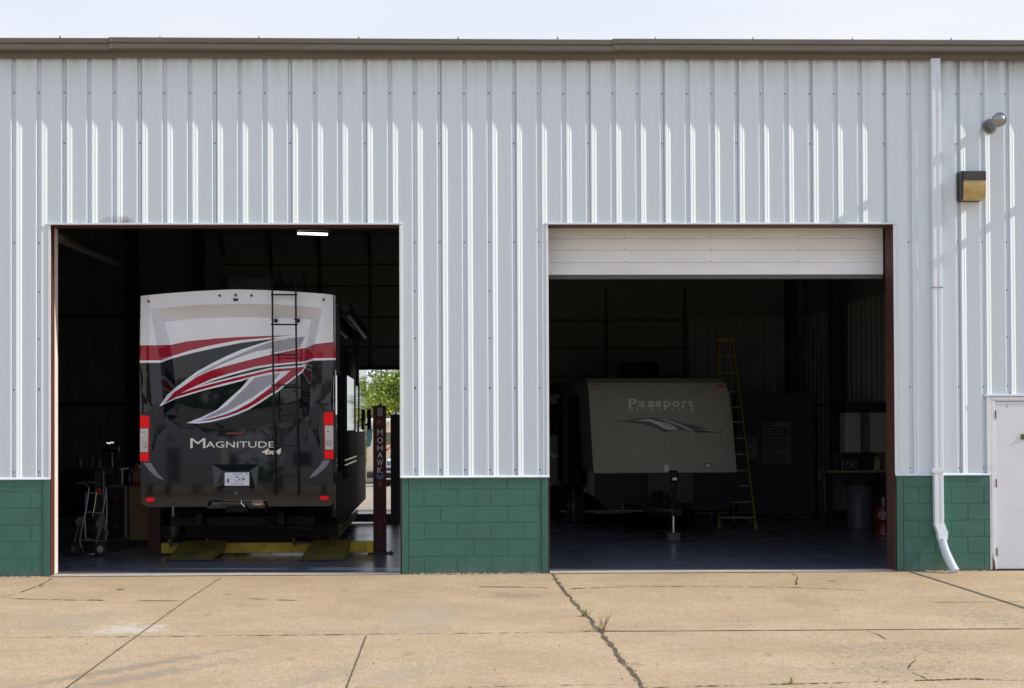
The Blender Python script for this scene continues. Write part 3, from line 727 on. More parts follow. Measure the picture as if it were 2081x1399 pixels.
# corrugated flexible elbow
pts = [at(1908.5, 1066, -.085), at(1909, 1072, -.086), at(1911.5, 1084, -.09), at(1913, 1096, -.10)]
mb = MB()
q0 = [(pC.x-hw-.004, -.045, pC.z+.005), (pC.x-hw-.004, -.126, pC.z+.005), (pC.x+hw+.004, -.126, pC.z+.005), (pC.x+hw+.004, -.045, pC.z+.005)]
c1 = at(1914, 1082, -.10); q1 = [(c1.x-.062, -.06, c1.z), (c1.x-.062, -.145, c1.z), (c1.x+.062, -.145, c1.z), (c1.x+.062, -.06, c1.z)]
c2 = at(1915.5, 1098, -.12); q2 = [(c2.x-.052, -.075, c2.z-.01), (c2.x-.052, -.155, c2.z-.01), (c2.x+.052, -.155, c2.z+.01), (c2.x+.052, -.075, c2.z+.01)]
loft(mb, [q0, q1, q2], m_dsp)
cv = sm([at(1914.5, 1095, -.115), at(1917, 1108, -.13), at(1923, 1125, -.16), at(1931, 1143, -.22), at(1941, 1162, -.30)], 14)
for i in range(len(cv)): cv[i] = Vector(cv[i])
cv = [c for c in cv]
rad = [.052+.0035*(1 if i % 2 else -1) for i in range(len(cv))]
rad[-4:] = [.056]*4
mb.tube(cv, rad, m_dsp, n=16); mb.build('flexible_elbow', ds, smooth=50)

# wall light, vent pipe (fixed to the wall, things of their own)
m_amber = M('yellowed_lens', (.50, .36, .13), .25, var=.2, vs=9, stretch=(1, 1, 4), coat=.3)
m_bronze = M('dark_bronze_housing', (.035, .033, .032), .35, var=.08)
a, b2 = at(1954, 408, -.15), at(2001, 347, -.15)
wl = thing('wall_light', 'square dark bronze wall light with yellowed lower lens right of the downspout', 'wall light', ((a.x+b2.x)/2, -.03, a.z))
mb = MB(); xl = a.x+.02; zt, zb_ = b2.z, a.z; zm = at(1975, 368, -.15).z
mb.bbox(a.x-.005, b2.x-.02, -.055, -.022, zb_, zt-.0, m_bronze, b=.006)
mb.prismx([(-.05, zt), (-.19, zt-.012), (-.205, zt-.03), (-.205, zm), (-.05, zm)], a.x+.01, b2.x-.004, m_bronze)
mb.box(a.x-.002, a.x+.012, -.17, -.05, zb_+.005, zt-.006, m_bronze)
mb.build('housing', wl, smooth=30)
mb = MB(); mb.prismx([(-.054, zm-.001), (-.198, zm-.001), (-.198, zb_+.06), (-.180, zb_+.018), (-.054, zb_+.008)], a.x+.0125, b2.x-.006, m_amber); mb.build('lens', wl, smooth=30)
c0 = at(2011, 257, -.03); c1 = at(2033, 242, -.55)
vp = thing('vent_pipe', 'round galvanised vent pipe with domed cap sticking out high on the wall', 'vent pipe', (c0.x, -.03, c0.z))
# pipe direction outwards, pitched so that cap sits right/up of the flange in view
m_vent = M('weathered_vent_steel', (.19, .20, .20), .45, .5, var=.2, vs=12)
dirv = (c1-c0).normalized()
mb = MB(); mb.lathe((c0.x, -.026, c0.z), (0, -1, 0), [(.0, 0), (.090, 0), (.090, .008), (.074, .014), (.056, .016)], m_vent, n=28); mb.build('flange', vp, smooth=40)
L_ = (c1-c0).length
mb = MB(); mb.lathe(c0, dirv, [(.054, 0), (.054, L_*.93)], m_vent, n=24); mb.build('pipe', vp, smooth=40)
m_ventcap = M('bright_vent_cap', (.36, .36, .37), .3, 1.0, var=.1)
mb = MB(); mb.lathe(c0, dirv, [(.056, L_*.78), (.074, L_*.80), (.084, L_*.84), (.085, L_*.95)], m_vent, n=32); mb.lathe(c0, dirv, [(.085, L_*.95), (.080, L_*.985), (.072, L_*.992), (.066, L_*.978), (.062, L_*.978), (.055, L_*.99), (.038, L_*1.012), (.016, L_*1.024), (0, L_*1.026)], m_ventcap, n=32); mb.build('cap', vp, smooth=50)
shadow_pipe = thing('vent_pipe', 'unseen vent pipe added beyond the right edge to cast shadows on the wall', 'vent pipe')  # unseen pipe, added to throw shadow bands across the siding
c0 = at(2150, 372, -.03); c1 = c0+Vector((.02, -.42, .0))
mb = MB(); mb.lathe(c0, (0, -1, 0), [(.05, 0), (.05, .30), (.085, .31), (.085, .40), (0, .42)], m_vent, n=20); mb.build('pipe', shadow_pipe, smooth=40)
mb = MB(); mb.lathe(c0, (0, -1, 0), [(.0, -.004), (.088, -.004), (.06, .03)], m_vent, n=20); mb.build('flange', shadow_pipe, smooth=40)

# ------------------------------------------------------------------ motorhome
YR = 1.25
m_gel = M('white_gelcoat', (.80, .87, .98), .35, var=.01, vs=2, coat=.8, spec=0)
m_dk = M('charcoal_gloss_paint', (.007, .0095, .013), .35, var=.05, vs=2, coat=1.0, bump=.00012, bs=4, spec=0)
m_redp = M('deep_red_paint', (.36, .009, .030), .3, var=.03, vs=2, coat=.9, spec=0)
m_gr1 = M('silver_grey_paint', (.36, .37, .44), .3, var=.05, vs=2, coat=.8, spec=0)
m_gr2 = M('dark_silver_paint', (.13, .15, .20), .3, var=.05, coat=.8)
mh = thing('motorhome', 'black white and red motorhome seen from behind on the yellow lift in the left bay', 'motorhome', (PX(480, YR), YR, 0))
SIL = [(286, 602), (300, 600.3), (340, 596.5), (400, 592), (460, 589.2), (484, 588.7), (540, 590), (600, 593.2), (655, 597.2), (676.5, 599.5), (677.5, 740), (678.5, 1010), (677.5, 1024), (670, 1029),
       (545, 1029.5), (541, 1017), (425, 1017), (421, 1030), (300, 1031), (290, 1026), (286.5, 1015), (284.5, 900), (284, 740)]
OUT = [(306, 628), (400, 620), (484, 617.5), (560, 619), (655, 626), (648, 660), (640, 700), (633, 760), (628, 845), (622, 850), (560, 862), (500, 871), (450, 873.5), (400, 868), (345, 856), (337, 852), (333, 845), (329, 780), (326, 737), (315, 680)]
INN = [(335, 654.5), (400, 647.5), (484, 645), (560, 646.5), (632, 650), (627, 680), (621, 712), (614, 760), (611, 806), (609, 812), (560, 826), (500, 834), (450, 835), (400, 830), (364, 822), (358, 819), (357.5, 810), (356, 775), (350, 725), (343, 690)]
PO = [(431, 944), (526, 944), (521, 992), (436, 992)]; PI_ = [(453, 957), (508, 957), (508, 986.5), (453, 986.5)]
CR_L = [(303, 600), (303, 700), (304, 760), (309, 830), (320, 885), (334, 945), (343, 990)]
CR_L2 = [(337, 852), (341, 900), (346, 985), (348, 1000)]
CR_R = [(659, 597.4), (657, 700), (655, 760), (650, 830), (641, 885), (628, 945), (619, 990)]
CR_R2 = [(628, 845), (624, 900), (617, 985), (614, 1000)]
def seg(p, a, b2):
    ax, ay = a; bx, by = b2; dx, dy = bx-ax, by-ay; t = max(0, min(1, ((p[0]-ax)*dx+(p[1]-ay)*dy)/(dx*dx+dy*dy)))
    return math.hypot(p[0]-ax-t*dx, p[1]-ay-t*dy)
def pd_(p, P): return min(seg(p, P[i], P[(i+1) % len(P)]) for i in range(len(P)))
def li(P, v_, ax=1):
    for i in range(len(P)-1):
        if P[i][1] <= v_ <= P[i+1][1]: t = (v_-P[i][1])/(P[i+1][1]-P[i][1]); return P[i][0]+t*(P[i+1][0]-P[i][0])
    return P[0][0] if v_ < P[0][1] else P[-1][0]
def DEP(u, v_):
    p = (u, v_); d = 0
    if inpoly(u, v_, OUT) or pd_(p, OUT) < .05:
        do = pd_(p, OUT)
        if inpoly(u, v_, INN) or pd_(p, INN) < .05:
            d = .27+(650-v_)*.00010
        else:
            dn = pd_(p, INN); d = (.27+(650-v_)*.00010)*do/(do+dn)
        return d
    if v_ < 640: d += (640-v_)*.00045
    cl, cr = li(CR_L, v_), li(CR_R, v_)
    tp = max(0, min(1, (900-v_)/90))
    if u < cl: d += (cl-u)*.0016*tp
    if u > cr: d += (u-cr)*.0016*tp
    if v_ > 873:
        d -= (v_-873)*.00010
    if v_ > 990: d += 0
    if inpoly(u, v_, PO):
        if inpoly(u, v_, PI_) or pd_(p, PI_) < .05: d += .045
        else:
            do = pd_(p, PO); dn = pd_(p, PI_); d += .045*do/(do+dn)
    return d
WHITE = [(270, 738), (327, 737.5), (350, 729), (390, 718), (440, 707), (490, 697), (551, 689.5), (568, 687), (530, 698), (490, 711), (460, 724), (430, 739), (400, 755.6), (378, 772), (357, 788), (340, 803), (323.5, 826.5),
         (357, 811), (400, 798), (421, 792), (455, 784), (490, 775), (506.7, 769), (490, 789), (460, 816), (442, 832.5), (410, 848), (379, 860.3), (404.6, 861), (430, 858), (460, 850.5), (482, 843), (505, 833), (527, 820), (552, 803.7), (565, 796.6), (579, 784), (602.7, 766), (615, 757), (623.5, 741.6), (617, 739.5), (637, 733), (700, 732), (700, 570), (270, 570)]
RED1 = [(270, 702), (320, 702), (349, 701), (380, 694), (440, 688), (490, 685), (551, 682.8), (597, 681.5), (551, 686), (480, 692.5), (430, 702), (385, 713), (350, 724), (327, 732.5), (270, 733)]
GRAY1 = [(382, 773), (410, 756.5), (450, 736), (490, 718.5), (520, 706), (555, 694), (590, 687.5), (620, 684.5), (609, 707), (549, 718.5), (555, 708), (520, 714.5), (480, 728.5), (450, 741), (420, 755)]
RED2 = [(334, 820), (355, 796.5), (367, 789), (400, 766), (430, 752.6), (467.6, 742), (519, 728.7), (551, 721), (609, 709), (621, 707.5), (641, 699.3), (700, 695), (700, 727.5), (637, 728.7), (617, 735), (606, 735.8), (551, 740.5), (519, 745.5), (480, 755.5), (467, 759), (430, 770.6), (388, 789.4), (367, 799.5),
        (398.6, 789), (440, 778), (490, 765.5), (551, 751), (606, 747), (619, 745.5), (612, 755), (601, 763.5), (577, 781.5), (563, 793.5), (550, 800.5), (525, 817), (503, 830), (480, 840), (460, 846.5), (430, 854), (397, 858), (430, 850.5), (460, 842), (480, 834), (511.5, 817), (557, 781.7), (590, 754), (552, 756.5), (511.5, 766), (490, 771.5), (450, 781), (419.6, 789.4), (400, 795), (357, 808)]
DARK2 = [(400, 785.6), (440, 771.5), (480, 760), (519, 749.5), (551, 744.2), (606, 739.2), (618, 738.6), (622, 739.8), (606, 743.3), (551, 747.8), (490, 762), (440, 774.5)]
GRAY3 = [(517.7, 767.5), (500, 787), (480, 806), (460, 825), (442, 836), (409, 852.5), (430, 848), (460, 837), (480, 827), (511.5, 809), (554, 779), (569.6, 758)]
CRES_L = [(291, 941), (307, 941), (314.5, 954), (323.5, 966), (334, 976.6), (317.5, 970), (305.5, 958.6)]
CRES_R = [(657, 935), (671, 935), (665, 946), (657, 955), (644, 965.5), (628, 973), (637, 960.5), (649, 948)]
LAY = [(WHITE, m_gel), (RED1, m_redp), (GRAY1, m_gr1), (RED2, m_redp), (DARK2, m_dk), (GRAY3, m_gr1), (CRES_L, m_gr2), (CRES_R, m_gr2)]
V2 = []; E2 = []
def addpl(P, closed=True):
    o = len(V2); V2.extend(Vector(p) for p in P); n = len(P)
    E2.extend((o+i, o+(i+1) % n) for i in range(n if closed else n-1))
for P in (SIL, OUT, INN, PO, PI_): addpl(P)
for a_, b_ in list(zip(OUT, INN))[::1]: pass
for i, j in ((0, 0), (4, 4), (8, 8), (16, 15)): addpl([OUT[i], INN[j]], False)
for i in range(4): addpl([PO[i], PI_[i]], False)
for P in (CR_L, CR_L2, CR_R, CR_R2): addpl(P, False)
for P, _ in LAY: addpl([(min(max(x, 280), 682), max(y, 584)) for x, y in P])
addpl([(284.5, 640), (305, 640)], False); addpl([(655, 640), (677, 640)], False)
for u_ in range(290, 676, 24):
    for v_ in range(604, 1028, 24): V2.append(Vector((u_+random.uniform(-3, 3), v_+random.uniform(-3, 3))))
res = delaunay_2d_cdt(V2, E2, [], 0, 1e-3)
mb = MB(); vo = res[0]
P3 = []
for p in vo:
    P3.append(at(p.x, p.y, YR+DEP(p.x, p.y)))
per = {}
for f in res[2]:
    cx = sum(vo[i].x for i in f)/len(f); cy = sum(vo[i].y for i in f)/len(f)
    if not inpoly(cx, cy, SIL): continue
    mt = m_dk
    for P, k in LAY:
        if inpoly(cx, cy, P): mt = k
    per.setdefault(mt, []).append(tuple(f))
o0 = len(mb.v); mb.v += [tuple(p) for p in P3]
for mt, fl in per.items():
    k = mb.mi(mt)
    for f in fl: mb.f.append(f); mb.m.append(k)
# body shell behind the cap
def wrapmat(v_): return m_gel if v_ < 697 else m_redp if v_ < 728 else m_gel if v_ < 732 else m_dk
S3 = [at(u, v_, YR) for u, v_ in SIL]; S3c = [at(s_[0], s_[1], YR+DEP(*s_)) for s_ in SIL]
cxm = PX(481, YR)
YE = 10.15
S3b = [Vector((p.x, YR+.16, p.z)) for p in S3]
S3e = [Vector((p.x, YE, p.z)) for p in S3]
m_roofw = M('dusty_roof_membrane', (.35, .35, .35), .7)
n = len(S3)
for i in range(n):
    j = (i+1) % n; top = i < 9 or i == n
    v_ = (SIL[i][1]+SIL[j][1])/2
    mt = m_roofw if i < 9 else m_dk
    mb.add([S3c[i], S3c[j], S3b[j], S3b[i]], [(0, 1, 2, 3)], m_black if i < 9 else m_dk)
    mb.add([S3b[i], S3b[j], S3e[j], S3e[i]], [(0, 1, 2, 3)], mt)
mb.add(S3e, [tuple(range(n))], m_dk)
body = mb.build('body', mh, fix=False)
body.data.validate()
xr = S3[10].x; xl_ = S3[22].x
# corner moulding strip
mb = MB(); zt_, zb2 = at(680, 600, YR).z, at(680, 700, YR).z
mb.box(xr+.002, xr+.028, YR+.03, YR+.09, zb2, zt_, m_gray); mb.box(xr+.002, xr+.028, YR+.03, YR+.09, at(680, 727, YR).z, zb2-.001, m_redp)
mb.box(xr+.002, xr+.028, YR+.03, YR+.09, at(680, 732, YR).z, at(680, 728, YR).z, m_gel)
mb.box(xr+.002, xr+.026, YR+.03, YR+.09, at(680, 1035, YR).z, at(680, 733, YR).z, m_dk)
mb.build('corner_moulding', mh)
m_skt = M('black_skirt', (.009, .009, .010), .5, var=.2, vs=9, spec=.12, bump=.002, bs=7)
# side details: (matte black lower cladding first) slide-out boxes, windows, belt mouldings, skirt
m_tint = M('tinted_glass', (.01, .011, .012), .04, var=.05, spec=.8)
mb = MB(); mb.bbox(xr-.2, xr+.05, 2.6, 5.6, 1.05, 2.95, m_skt, b=.03); sl_ = mb.build('slide_out', mh, smooth=40)
mb = MB(); mb.bbox(xr+.052, xr+.058, 3.2, 4.9, 1.75, 2.55, m_tint, b=.002); mb.build('window', sl_)
mb = MB(); mb.bbox(xr+.001, xr+.012, 6.1, 6.9, 1.7, 2.5, m_tint, b=.004); mb.build('window', mh)
mb = MB(); mb.bbox(xr+.001, xr+.02, 7.1, 7.8, .85, 2.75, m_dk, b=.008); dr = mb.build('entry_door', mh)
mb = MB(); mb.bbox(xr+.0205, xr+.026, 7.2, 7.7, 1.9, 2.55, m_tint, b=.002); mb.build('window', dr)
mb = MB(); mb.tube([(xr+.03, 7.85, 1.3), (xr+.07, 7.85, 1.35), (xr+.07, 7.85, 1.9), (xr+.03, 7.85, 1.95)], .012, m_chrome); mb.build('grab_handle', mh)
mb = MB()
for z0 in (1.32, 1.25): mb.bbox(xr+.052, xr+.064, 2.65, 5.5, z0, z0+.022, m_chrome, b=.004)
for z0 in (1.32, 1.25): mb.bbox(xr+.002, xr+.016, 6.0, 10.0, z0, z0+.022, m_chrome, b=.004)
mb.build('belt_moulding', mh)
mb = MB(); mb.prismx([(YR+.02, 1.2), (3.9, 1.2), (3.9, .42), (YR+.9, .46), (YR+.06, .62)], xr-.03, xr+.03, m_skt)
mb.box(xr-.03, xr+.03, 3.93, 5.62, .46, 1.045, m_skt)
[mb.box(xr-.03, xr+.03, 5.65+i*.9, 6.5+i*.9, .46, 1.72, m_skt) for i in range(4)]; mb.build('skirt', mh)
mb = MB()
for p_ in ((xr+.034, 2.3, .62), (xr+.034, 3.6, .62)): mb.lathe(p_, (1, 0, 0), [(0, 0), (.02, 0), (.02, .006), (0, .008)], m_redp, n=10)
mb.build('side_reflector', mh)
m_chr_small = m_chrome
# front mirror
mb = MB(); mb.bbox(xr+.02, xr+.10, 9.9, 10.0, 1.75, 2.15, m_black, b=.03); mb.tube([(xr-.02, 9.95, 1.85), (xr+.05, 9.95, 1.85)], .02, m_black); mb.build('mirror', mh)
# awning
mb = MB(); xa_ = xr+.13; za_ = at(700, 625, YR+.3).z
mb.lathe((xa_, YR+.35, za_), (0, 1, 0), [(0, -.03), (.06, -.025), (.082, 0), (.082, .05), (.075, .055), (.075, 5.1), (.082, 5.11), (.082, 5.16), (0, 5.19)], M('awning_roller_black', (.010, .010, .011), .5, spec=.2), n=20)
aw = mb.build('awning', mh, smooth=40)
mb = MB(); m_awn = M('black_awning_case', (.008, .008, .008), .45, var=.05, spec=.15)
mb.prism([(xr+.0, za_+.085), (xa_+.0, za_+.085), (xa_+.05, za_+.05), (xa_-.02, za_+.076), (xr, za_+.05)], YR+.45, YR+5.4, m_awn)
mb.tube([(xa_+.02, YR+.5, za_-.05), (xa_+.02, YR+5.3, za_-.05)], .05, m_awn, n=12); mb.build('awning_cover', aw, smooth=40)
for y in (YR+.5, YR+5.3):
    mb = MB(); mb.box(xr+.0, xr+.05, y-.04, y+.04, za_-.9, za_+.04, m_black); mb.box(xr+.03, xa_, y-.025, y+.025, za_-.03, za_, m_black); mb.build('awning_arm', aw)
# roof equipment
mb = MB(); a_ = at(455, 590, 3.2); b_ = at(556, 556, 3.2)
mb.bbox(a_.x, b_.x, 3.2, 4.2, 3.35, b_.z, m_black, b=.07, seg=3)
ac = mb.build('air_conditioner', mh, smooth=40)
mb = MB()
for z in (3.45, 3.49, 3.53, 3.57): mb.box(a_.x+.06, b_.x-.08, 3.188, 3.2, z, z+.012, m_black)
mb.build('louvre', ac)
# roof lamps
m_redl = M('red_lens', (.45, .008, .01), .25, spec=.4, var=.05)
m_redb = M('bright_red_lens', (.98, .006, .010), .35, var=.03, spec=.2)
m_clear = M('clear_lens', (.62, .62, .64), .15, .35, var=.15, vs=60)
def onrv(u, v_, d=0):
    D_ = DEP(u, v_); p = at(u, v_, YR+D_); p.y -= d; return p
for u_, v_ in ((302, 613), (446.5, 601.5), (479, 600), (511, 601), (657.5, 609.5)):
    mb = MB(); c = onrv(u_, v_); mb.lathe(c, (0, -1, 0), [(.020, -.005), (.020, .006), (.012, .008)], m_gray, n=14); mb.lathe(c, (0, -1, 0), [(.013, .005), (.012, .014), (.006, .019), (0, .02)], m_redl, n=14); mb.build('clearance_light', mh, smooth=40)
c0_, c1_ = onrv(474.5, 612.5), onrv(484, 607); mb = MB(); mb.bbox(c0_.x, c1_.x, c0_.y-.02, c0_.y+.02, c0_.z, c1_.z, m_black, b=.006); mb.build('rear_camera', mh)
# brake light
a_, b_ = onrv(458.5, 885), onrv(499.5, 878); mb = MB(); mb.bbox(a_.x, b_.x, a_.y-.014, a_.y+.02, a_.z, b_.z, m_black, b=.018, seg=3)
bk = mb.build('brake_light', mh, smooth=40); a_, b_ = onrv(461, 883), onrv(497, 879.5); mb = MB(); mb.bbox(a_.x, b_.x, a_.y-.018, a_.y, a_.z, b_.z, M('dim_red_lens', (.25, .02, .035), .3, var=.1), b=.006); mb.build('lens', bk)
# tail lights
def taillight(u0, u1, v0, v1, inner):      # inner: +1 housing extends to the right, -1 to the left
    mid = (u0+u1)/2; Yt = onrv(mid, (v0+v1)/2).y-.012
    def XZ(u, v_): p = at(u, v_, Yt); return p.x, p.z
    mb = MB()
    if inner > 0: hp = [(u0-.5, v0-3), (u1+2, v0-2), (u1+7, v0+5), (u1+9, v0+22), (u1+8, v0+45), (u1+4, v0+62), (u1+2, v1+3), (u0-.5, v1+1)]
    else: hp = [(u1+.5, v0-4), (u0-1, v0-2), (u0-8, v0+4), (u0-11, v0+22), (u0-10, v0+45), (u0-6, v0+68), (u0-2, v1+3), (u1+.5, v1+2)]
    mb.prism([XZ(*p) for p in hp], Yt, Yt+.06, m_black); t_ = mb.build('tail_light', mh)
    def lens(P, mt, name, d=.012):
        q = MB(); q.prism([XZ(*p) for p in P], Yt-d, Yt-.001, mt); return q.build(name, t_)
    h = v1-v0; s = 1 if inner > 0 else -1; e = u0 if inner > 0 else u1; i_ = u1 if inner > 0 else u0
    lens([(e, v0), (i_-s*3, v0+1), (i_, v0+4), (i_-s*.5, v0+h*.27), (e, v0+h*.27)], m_redb, 'red_lens')
    lens([(e, v0+h*.285), (i_-s*2.3, v0+h*.285), (i_-s*3.2, v0+h*.80), (e, v0+h*.80)], m_clear, 'clear_lens', .010)
    lens([(e, v0+h*.815), (i_-s*1.5, v0+h*.815), (i_-s*2, v1), (e, v1)], m_redb, 'red_lens')
    lens([(i_-s*2, v0+h*.28), (i_, v0+h*.28), (i_-s*.5, v0+h*.80), (i_-s*2.8, v0+h*.80)], m_redl, 'red_lens', .011)
    for fv, rr in ((.42, .036), (.66, .043)):
        q = MB(); cc = at(mid-s*1.3, v0+h*fv, Yt)
        q.lathe((cc.x, Yt-.010, cc.z), (0, -1, 0), [(rr, 0), (rr*.97, .007), (rr*.8, .002), (rr*.72, .007), (rr*.55, .002), (rr*.45, .007), (rr*.3, .002), (rr*.15, .006), (0, .004)], m_clear if fv > .5 else m_chrome, n=20); q.build('reflector', t_, smooth=30)
    q = MB(); cc = at(mid-s*0, v0+h*.41, Yt); q.lathe((cc.x, Yt-.017, cc.z), (0, -1, 0), [(.010, 0), (.008, .005), (0, .006)], M('amber_bulb', (.4, .1, .03), .3), n=10); q.build('bulb', t_)
taillight(285, 304, 844.5, 937.5, 1)
taillight(658, 677.5, 838, 933, -1)
for c_ in ((305, 1016), (659, 1012.5)):
    a_, b_ = onrv(c_[0]-8.5, c_[1]+4.3), onrv(c_[0]+8.5, c_[1]-4.3); mb = MB(); mb.bbox(a_.x, b_.x, a_.y-.012, a_.y+.01, a_.z, b_.z, m_redb, b=.022, seg=3); mb.build('reflector', mh, smooth=40)
# plate
a_, b_ = onrv(457, 987.5), onrv(507, 960.5); ypl = a_.y-.012
m_plate = M('plate_white', (.66, .68, .76), .35, var=.06, vs=30); m_pblue = M('plate_blue', (.05, .10, .38), .5, var=.3, vs=40); m_pcy = M('plate_cyan', (.12, .42, .6), .5, var=.2, vs=60)
mb = MB(); mb.bbox(a_.x-.012, b_.x+.012, ypl+.001, ypl+.012, a_.z-.012, b_.z+.012, m_black, b=.01); pl_ = mb.build('plate_frame', mh)
mb = MB(); mb.bbox(a_.x, b_.x, ypl-.003, ypl+.002, a_.z, b_.z, m_plate, b=.012); mb.build('licence_plate', pl_)
mb = MB(); W_ = b_.x-a_.x; Hh = b_.z-a_.z
for i in range(46):
    x = a_.x+W_*random.uniform(.24, .84); z = a_.z+Hh*random.uniform(.30, .70); s_ = random.uniform(.004, .012)
    mb.box(x, x+s_*random.uniform(.5, 2.4), ypl-.005-i*1e-5, ypl-.0032, z, z+s_*random.uniform(.4, 1.6), random.choice([m_pblue, m_pcy, m_plate, m_pblue]))
mb.box(a_.x+W_*.10, a_.x+W_*.18, ypl-.0045, ypl-.003, a_.z+Hh*.22, a_.z+Hh*.56, m_pblue)
for i in range(9): mb.box(a_.x+W_*(.28+i*.055), a_.x+W_*(.31+i*.055), ypl-.0044, ypl-.003, a_.z+Hh*.10, a_.z+Hh*.16, m_pblue)
for i in range(8): mb.box(a_.x+W_*(.33+i*.05), a_.x+W_*(.36+i*.05), ypl-.0044, ypl-.003, a_.z+Hh*.84, a_.z+Hh*.90, m_pblue)
mb.box(a_.x+W_*.86, a_.x+W_*.92, ypl-.0045, ypl-.003, a_.z+Hh*.84, a_.z+Hh*.94, M('green_sticker', (.05, .4, .2), .5)); mb.build('plate_print', pl_)
# lettering
yl = onrv(470, 900).y-.001
m_let = M('chrome_lettering', (.78, .79, .82), .22, .75, var=.1, vs=30)
mb = MB()
text_mesh('M', 387, 891, 417.5, 911, yl, m_let, .006, mb)
text_mesh('AGNITUDE', 418.5, 897.5, 557, 910, yl, m_let, .006, mb)
mb.build('name_lettering', mh)
mb = text_mesh('4x4', 532.5, 912, 572, 924, yl-.001, m_let, .010, bold=.035, shear=.2); mb.build('badge_lettering', mh)
# hitch, latch, sticker, underside
c = onrv(480, 1003); mb = MB(); mb.lathe((c.x, c.y-.0, c.z), (0, -1, 0), [(.030, -.01), (.030, .006), (.024, .012), (0, .013)], M('blue_grey_cap', (.05, .055, .07), .4), n=18); mb.build('round_cover', mh, smooth=40)
m_fr = M('chassis_black', (.005, .005, .005), .6, spec=.15, var=.3, vs=12)
mb = MB(); a_, b_ = at(421, 1034, YR+.1), at(541, 1018, YR+.1)
mb.bbox(a_.x, b_.x, YR+.05, YR+.25, a_.z, b_.z, m_dk, b=.01)
a_, b_ = at(460, 1041, YR+.05), at(505, 1030, YR+.05); mb.bbox(a_.x, b_.x, YR-.05, YR+.2, a_.z, b_.z, m_fr, b=.01)
a_, b_ = at(486, 1030, YR), at(497, 1014, YR); mb.tube([at(491, 1016, YR), at(490, 1023, YR-.03), at(495, 1028, YR-.03), at(497, 1031, YR-.02)], .009, m_chrome, n=8)
mb.tube([at(537, 1018, YR+.04), at(542, 1026, YR+.02), at(541, 1038, YR+.02), at(537, 1040, YR+.02)], .012, m_fr, n=8)
mb.build('hitch', mh, smooth=30)
mb = MB(); a_, b_ = at(513, 1027.5, YR+.045), at(535, 1018, YR+.045); mb.box(a_.x, b_.x, YR+.043, YR+.049, a_.z, b_.z, M('sticker_grey', (.25, .24, .2), .5)); mb.box(a_.x, b_.x, YR+.041, YR+.0425, b_.z-.02, b_.z, M('sticker_orange', (.5, .14, .04), .5))
mb.box((a_.x+b_.x)/2-.03, (a_.x+b_.x)/2+.03, YR+.041, YR+.0425, a_.z+.005, a_.z+.02, M('sticker_white', (.6, .6, .6), .5)); mb.build('warning_sticker', mh)
mb = MB()
for x in (xl_+.72, xr-.72): mb.box(x-.04, x+.04, YR+.3, YE-.2, .5, .66, m_fr)
mb.box(xl_+.3, xr-.3, YR+.5, YR+.65, .48, .6, m_fr)
mb.lathe((xl_+.55, YR+1.2, .62), (1, 0, 0), [(0, 0), (.16, 0), (.17, .02), (.17, .5), (0, .52)], m_fr, n=16)
mb.tube([(xr-.95, YR+.4, .55), (xr-.85, YR+.4, .47), (xr-.4, YR+.42, .44), (xr-.05, YR+.45, .44)], .035, m_fr, n=10)
mb.box(xl_+.25, xr-.25, 2.9, 6, .40, .56, m_fr)
mb.tube([(xl_+.35, 3.55, .63), (xr-.35, 3.55, .63)], .075, m_fr, n=12)
mb.lathe(((xl_+xr)/2, 3.35, .63), (0, 1, 0), [(0, 0), (.13, .02), (.19, .12), (.19, .25), (0, .4)], m_fr, n=16)
mb.build('chassis', mh)
def wheel(x, y, zc, r, wd, parent, ax=1, rim=m_gray, name='wheel'):
    mb = MB(); pr = [(r*.60, -wd/2), (r*.86, -wd/2), (r*.97, -wd*.42), (r, -wd*.3), (r, wd*.3), (r*.97, wd*.42), (r*.86, wd/2), (r*.60, wd/2)]
    mb.lathe((x, y, zc), (1, 0, 0), pr, m_rubber, n=32); t_ = mb.build(name, parent, smooth=40)
    mb = MB(); mb.lathe((x, y, zc), (ax, 0, 0), [(r*.60, -wd/2), (r*.60, wd*.45), (r*.54, wd*.47), (r*.5, wd*.25), (r*.3, wd*.2), (r*.22, wd*.4), (0, wd*.42)], rim, n=24); mb.build('rim', t_, smooth=40)
    return t_
RW = .225
for x, y in ((xl_+.25, 3.55), (xl_+.55, 3.55), (xr-.25, 3.55), (xr-.55, 3.55), (xl_+.28, 8.9), (xr-.28, 8.9)):
    wheel(x, y, RW+.42, .42, .24, mh, ax=1 if x > cxm else -1)
mb = MB()
mb.box(xl_+.30, xr-.06, 2.93, 2.95, .225, .80, m_rubber); mb.box(xl_+.675, xr-.675, 2.926, 2.954, .06, .235, m_rubber)  # added black sheets, stand in for the deep shade under the motorhome
mb.build('underside_dark_sheet', mh)
# ladder on the rear wall
m_lad = M('black_ladder_tube', (.006, .006, .007), .35, var=.1, spec=.3)
YL = YR-.075
for i, (u_, ub) in enumerate(((553.5, 560), (601, 605.5))):
    us = 553 if i == 0 else 600
    P_ = [at(u_+6, 998.5, YR-.005), at(u_+5.5, 997, YL), at(u_+4.3 if i == 0 else u_+3.5, 900, YL), at(u_+1, 700, YL), at(u_, 600, YL), at(u_, 580, YL+.02)]
    topz = at(u_, 548, YR+.1).z
    x = P_[-1].x
    P_ += [Vector((x+.02, YR+.05, topz-.12)), Vector((x+.035, YR+.14, topz-.02)), Vector((x+.045, YR+.22, topz)), Vector((x+.06, YR+.42, topz-.06)), Vector((x+.07, YR+.55, topz-.22)), Vector((x+.07, YR+.56, 3.50))]
    mb = MB(); mb.tube(sm([tuple(p) for p in P_], 3), .0125, m_lad, n=8); o = mb.build('ladder', mh, smooth=60) if i == 0 else mb.build('ladder_rail', lad, smooth=60)
    if i == 0: lad = o
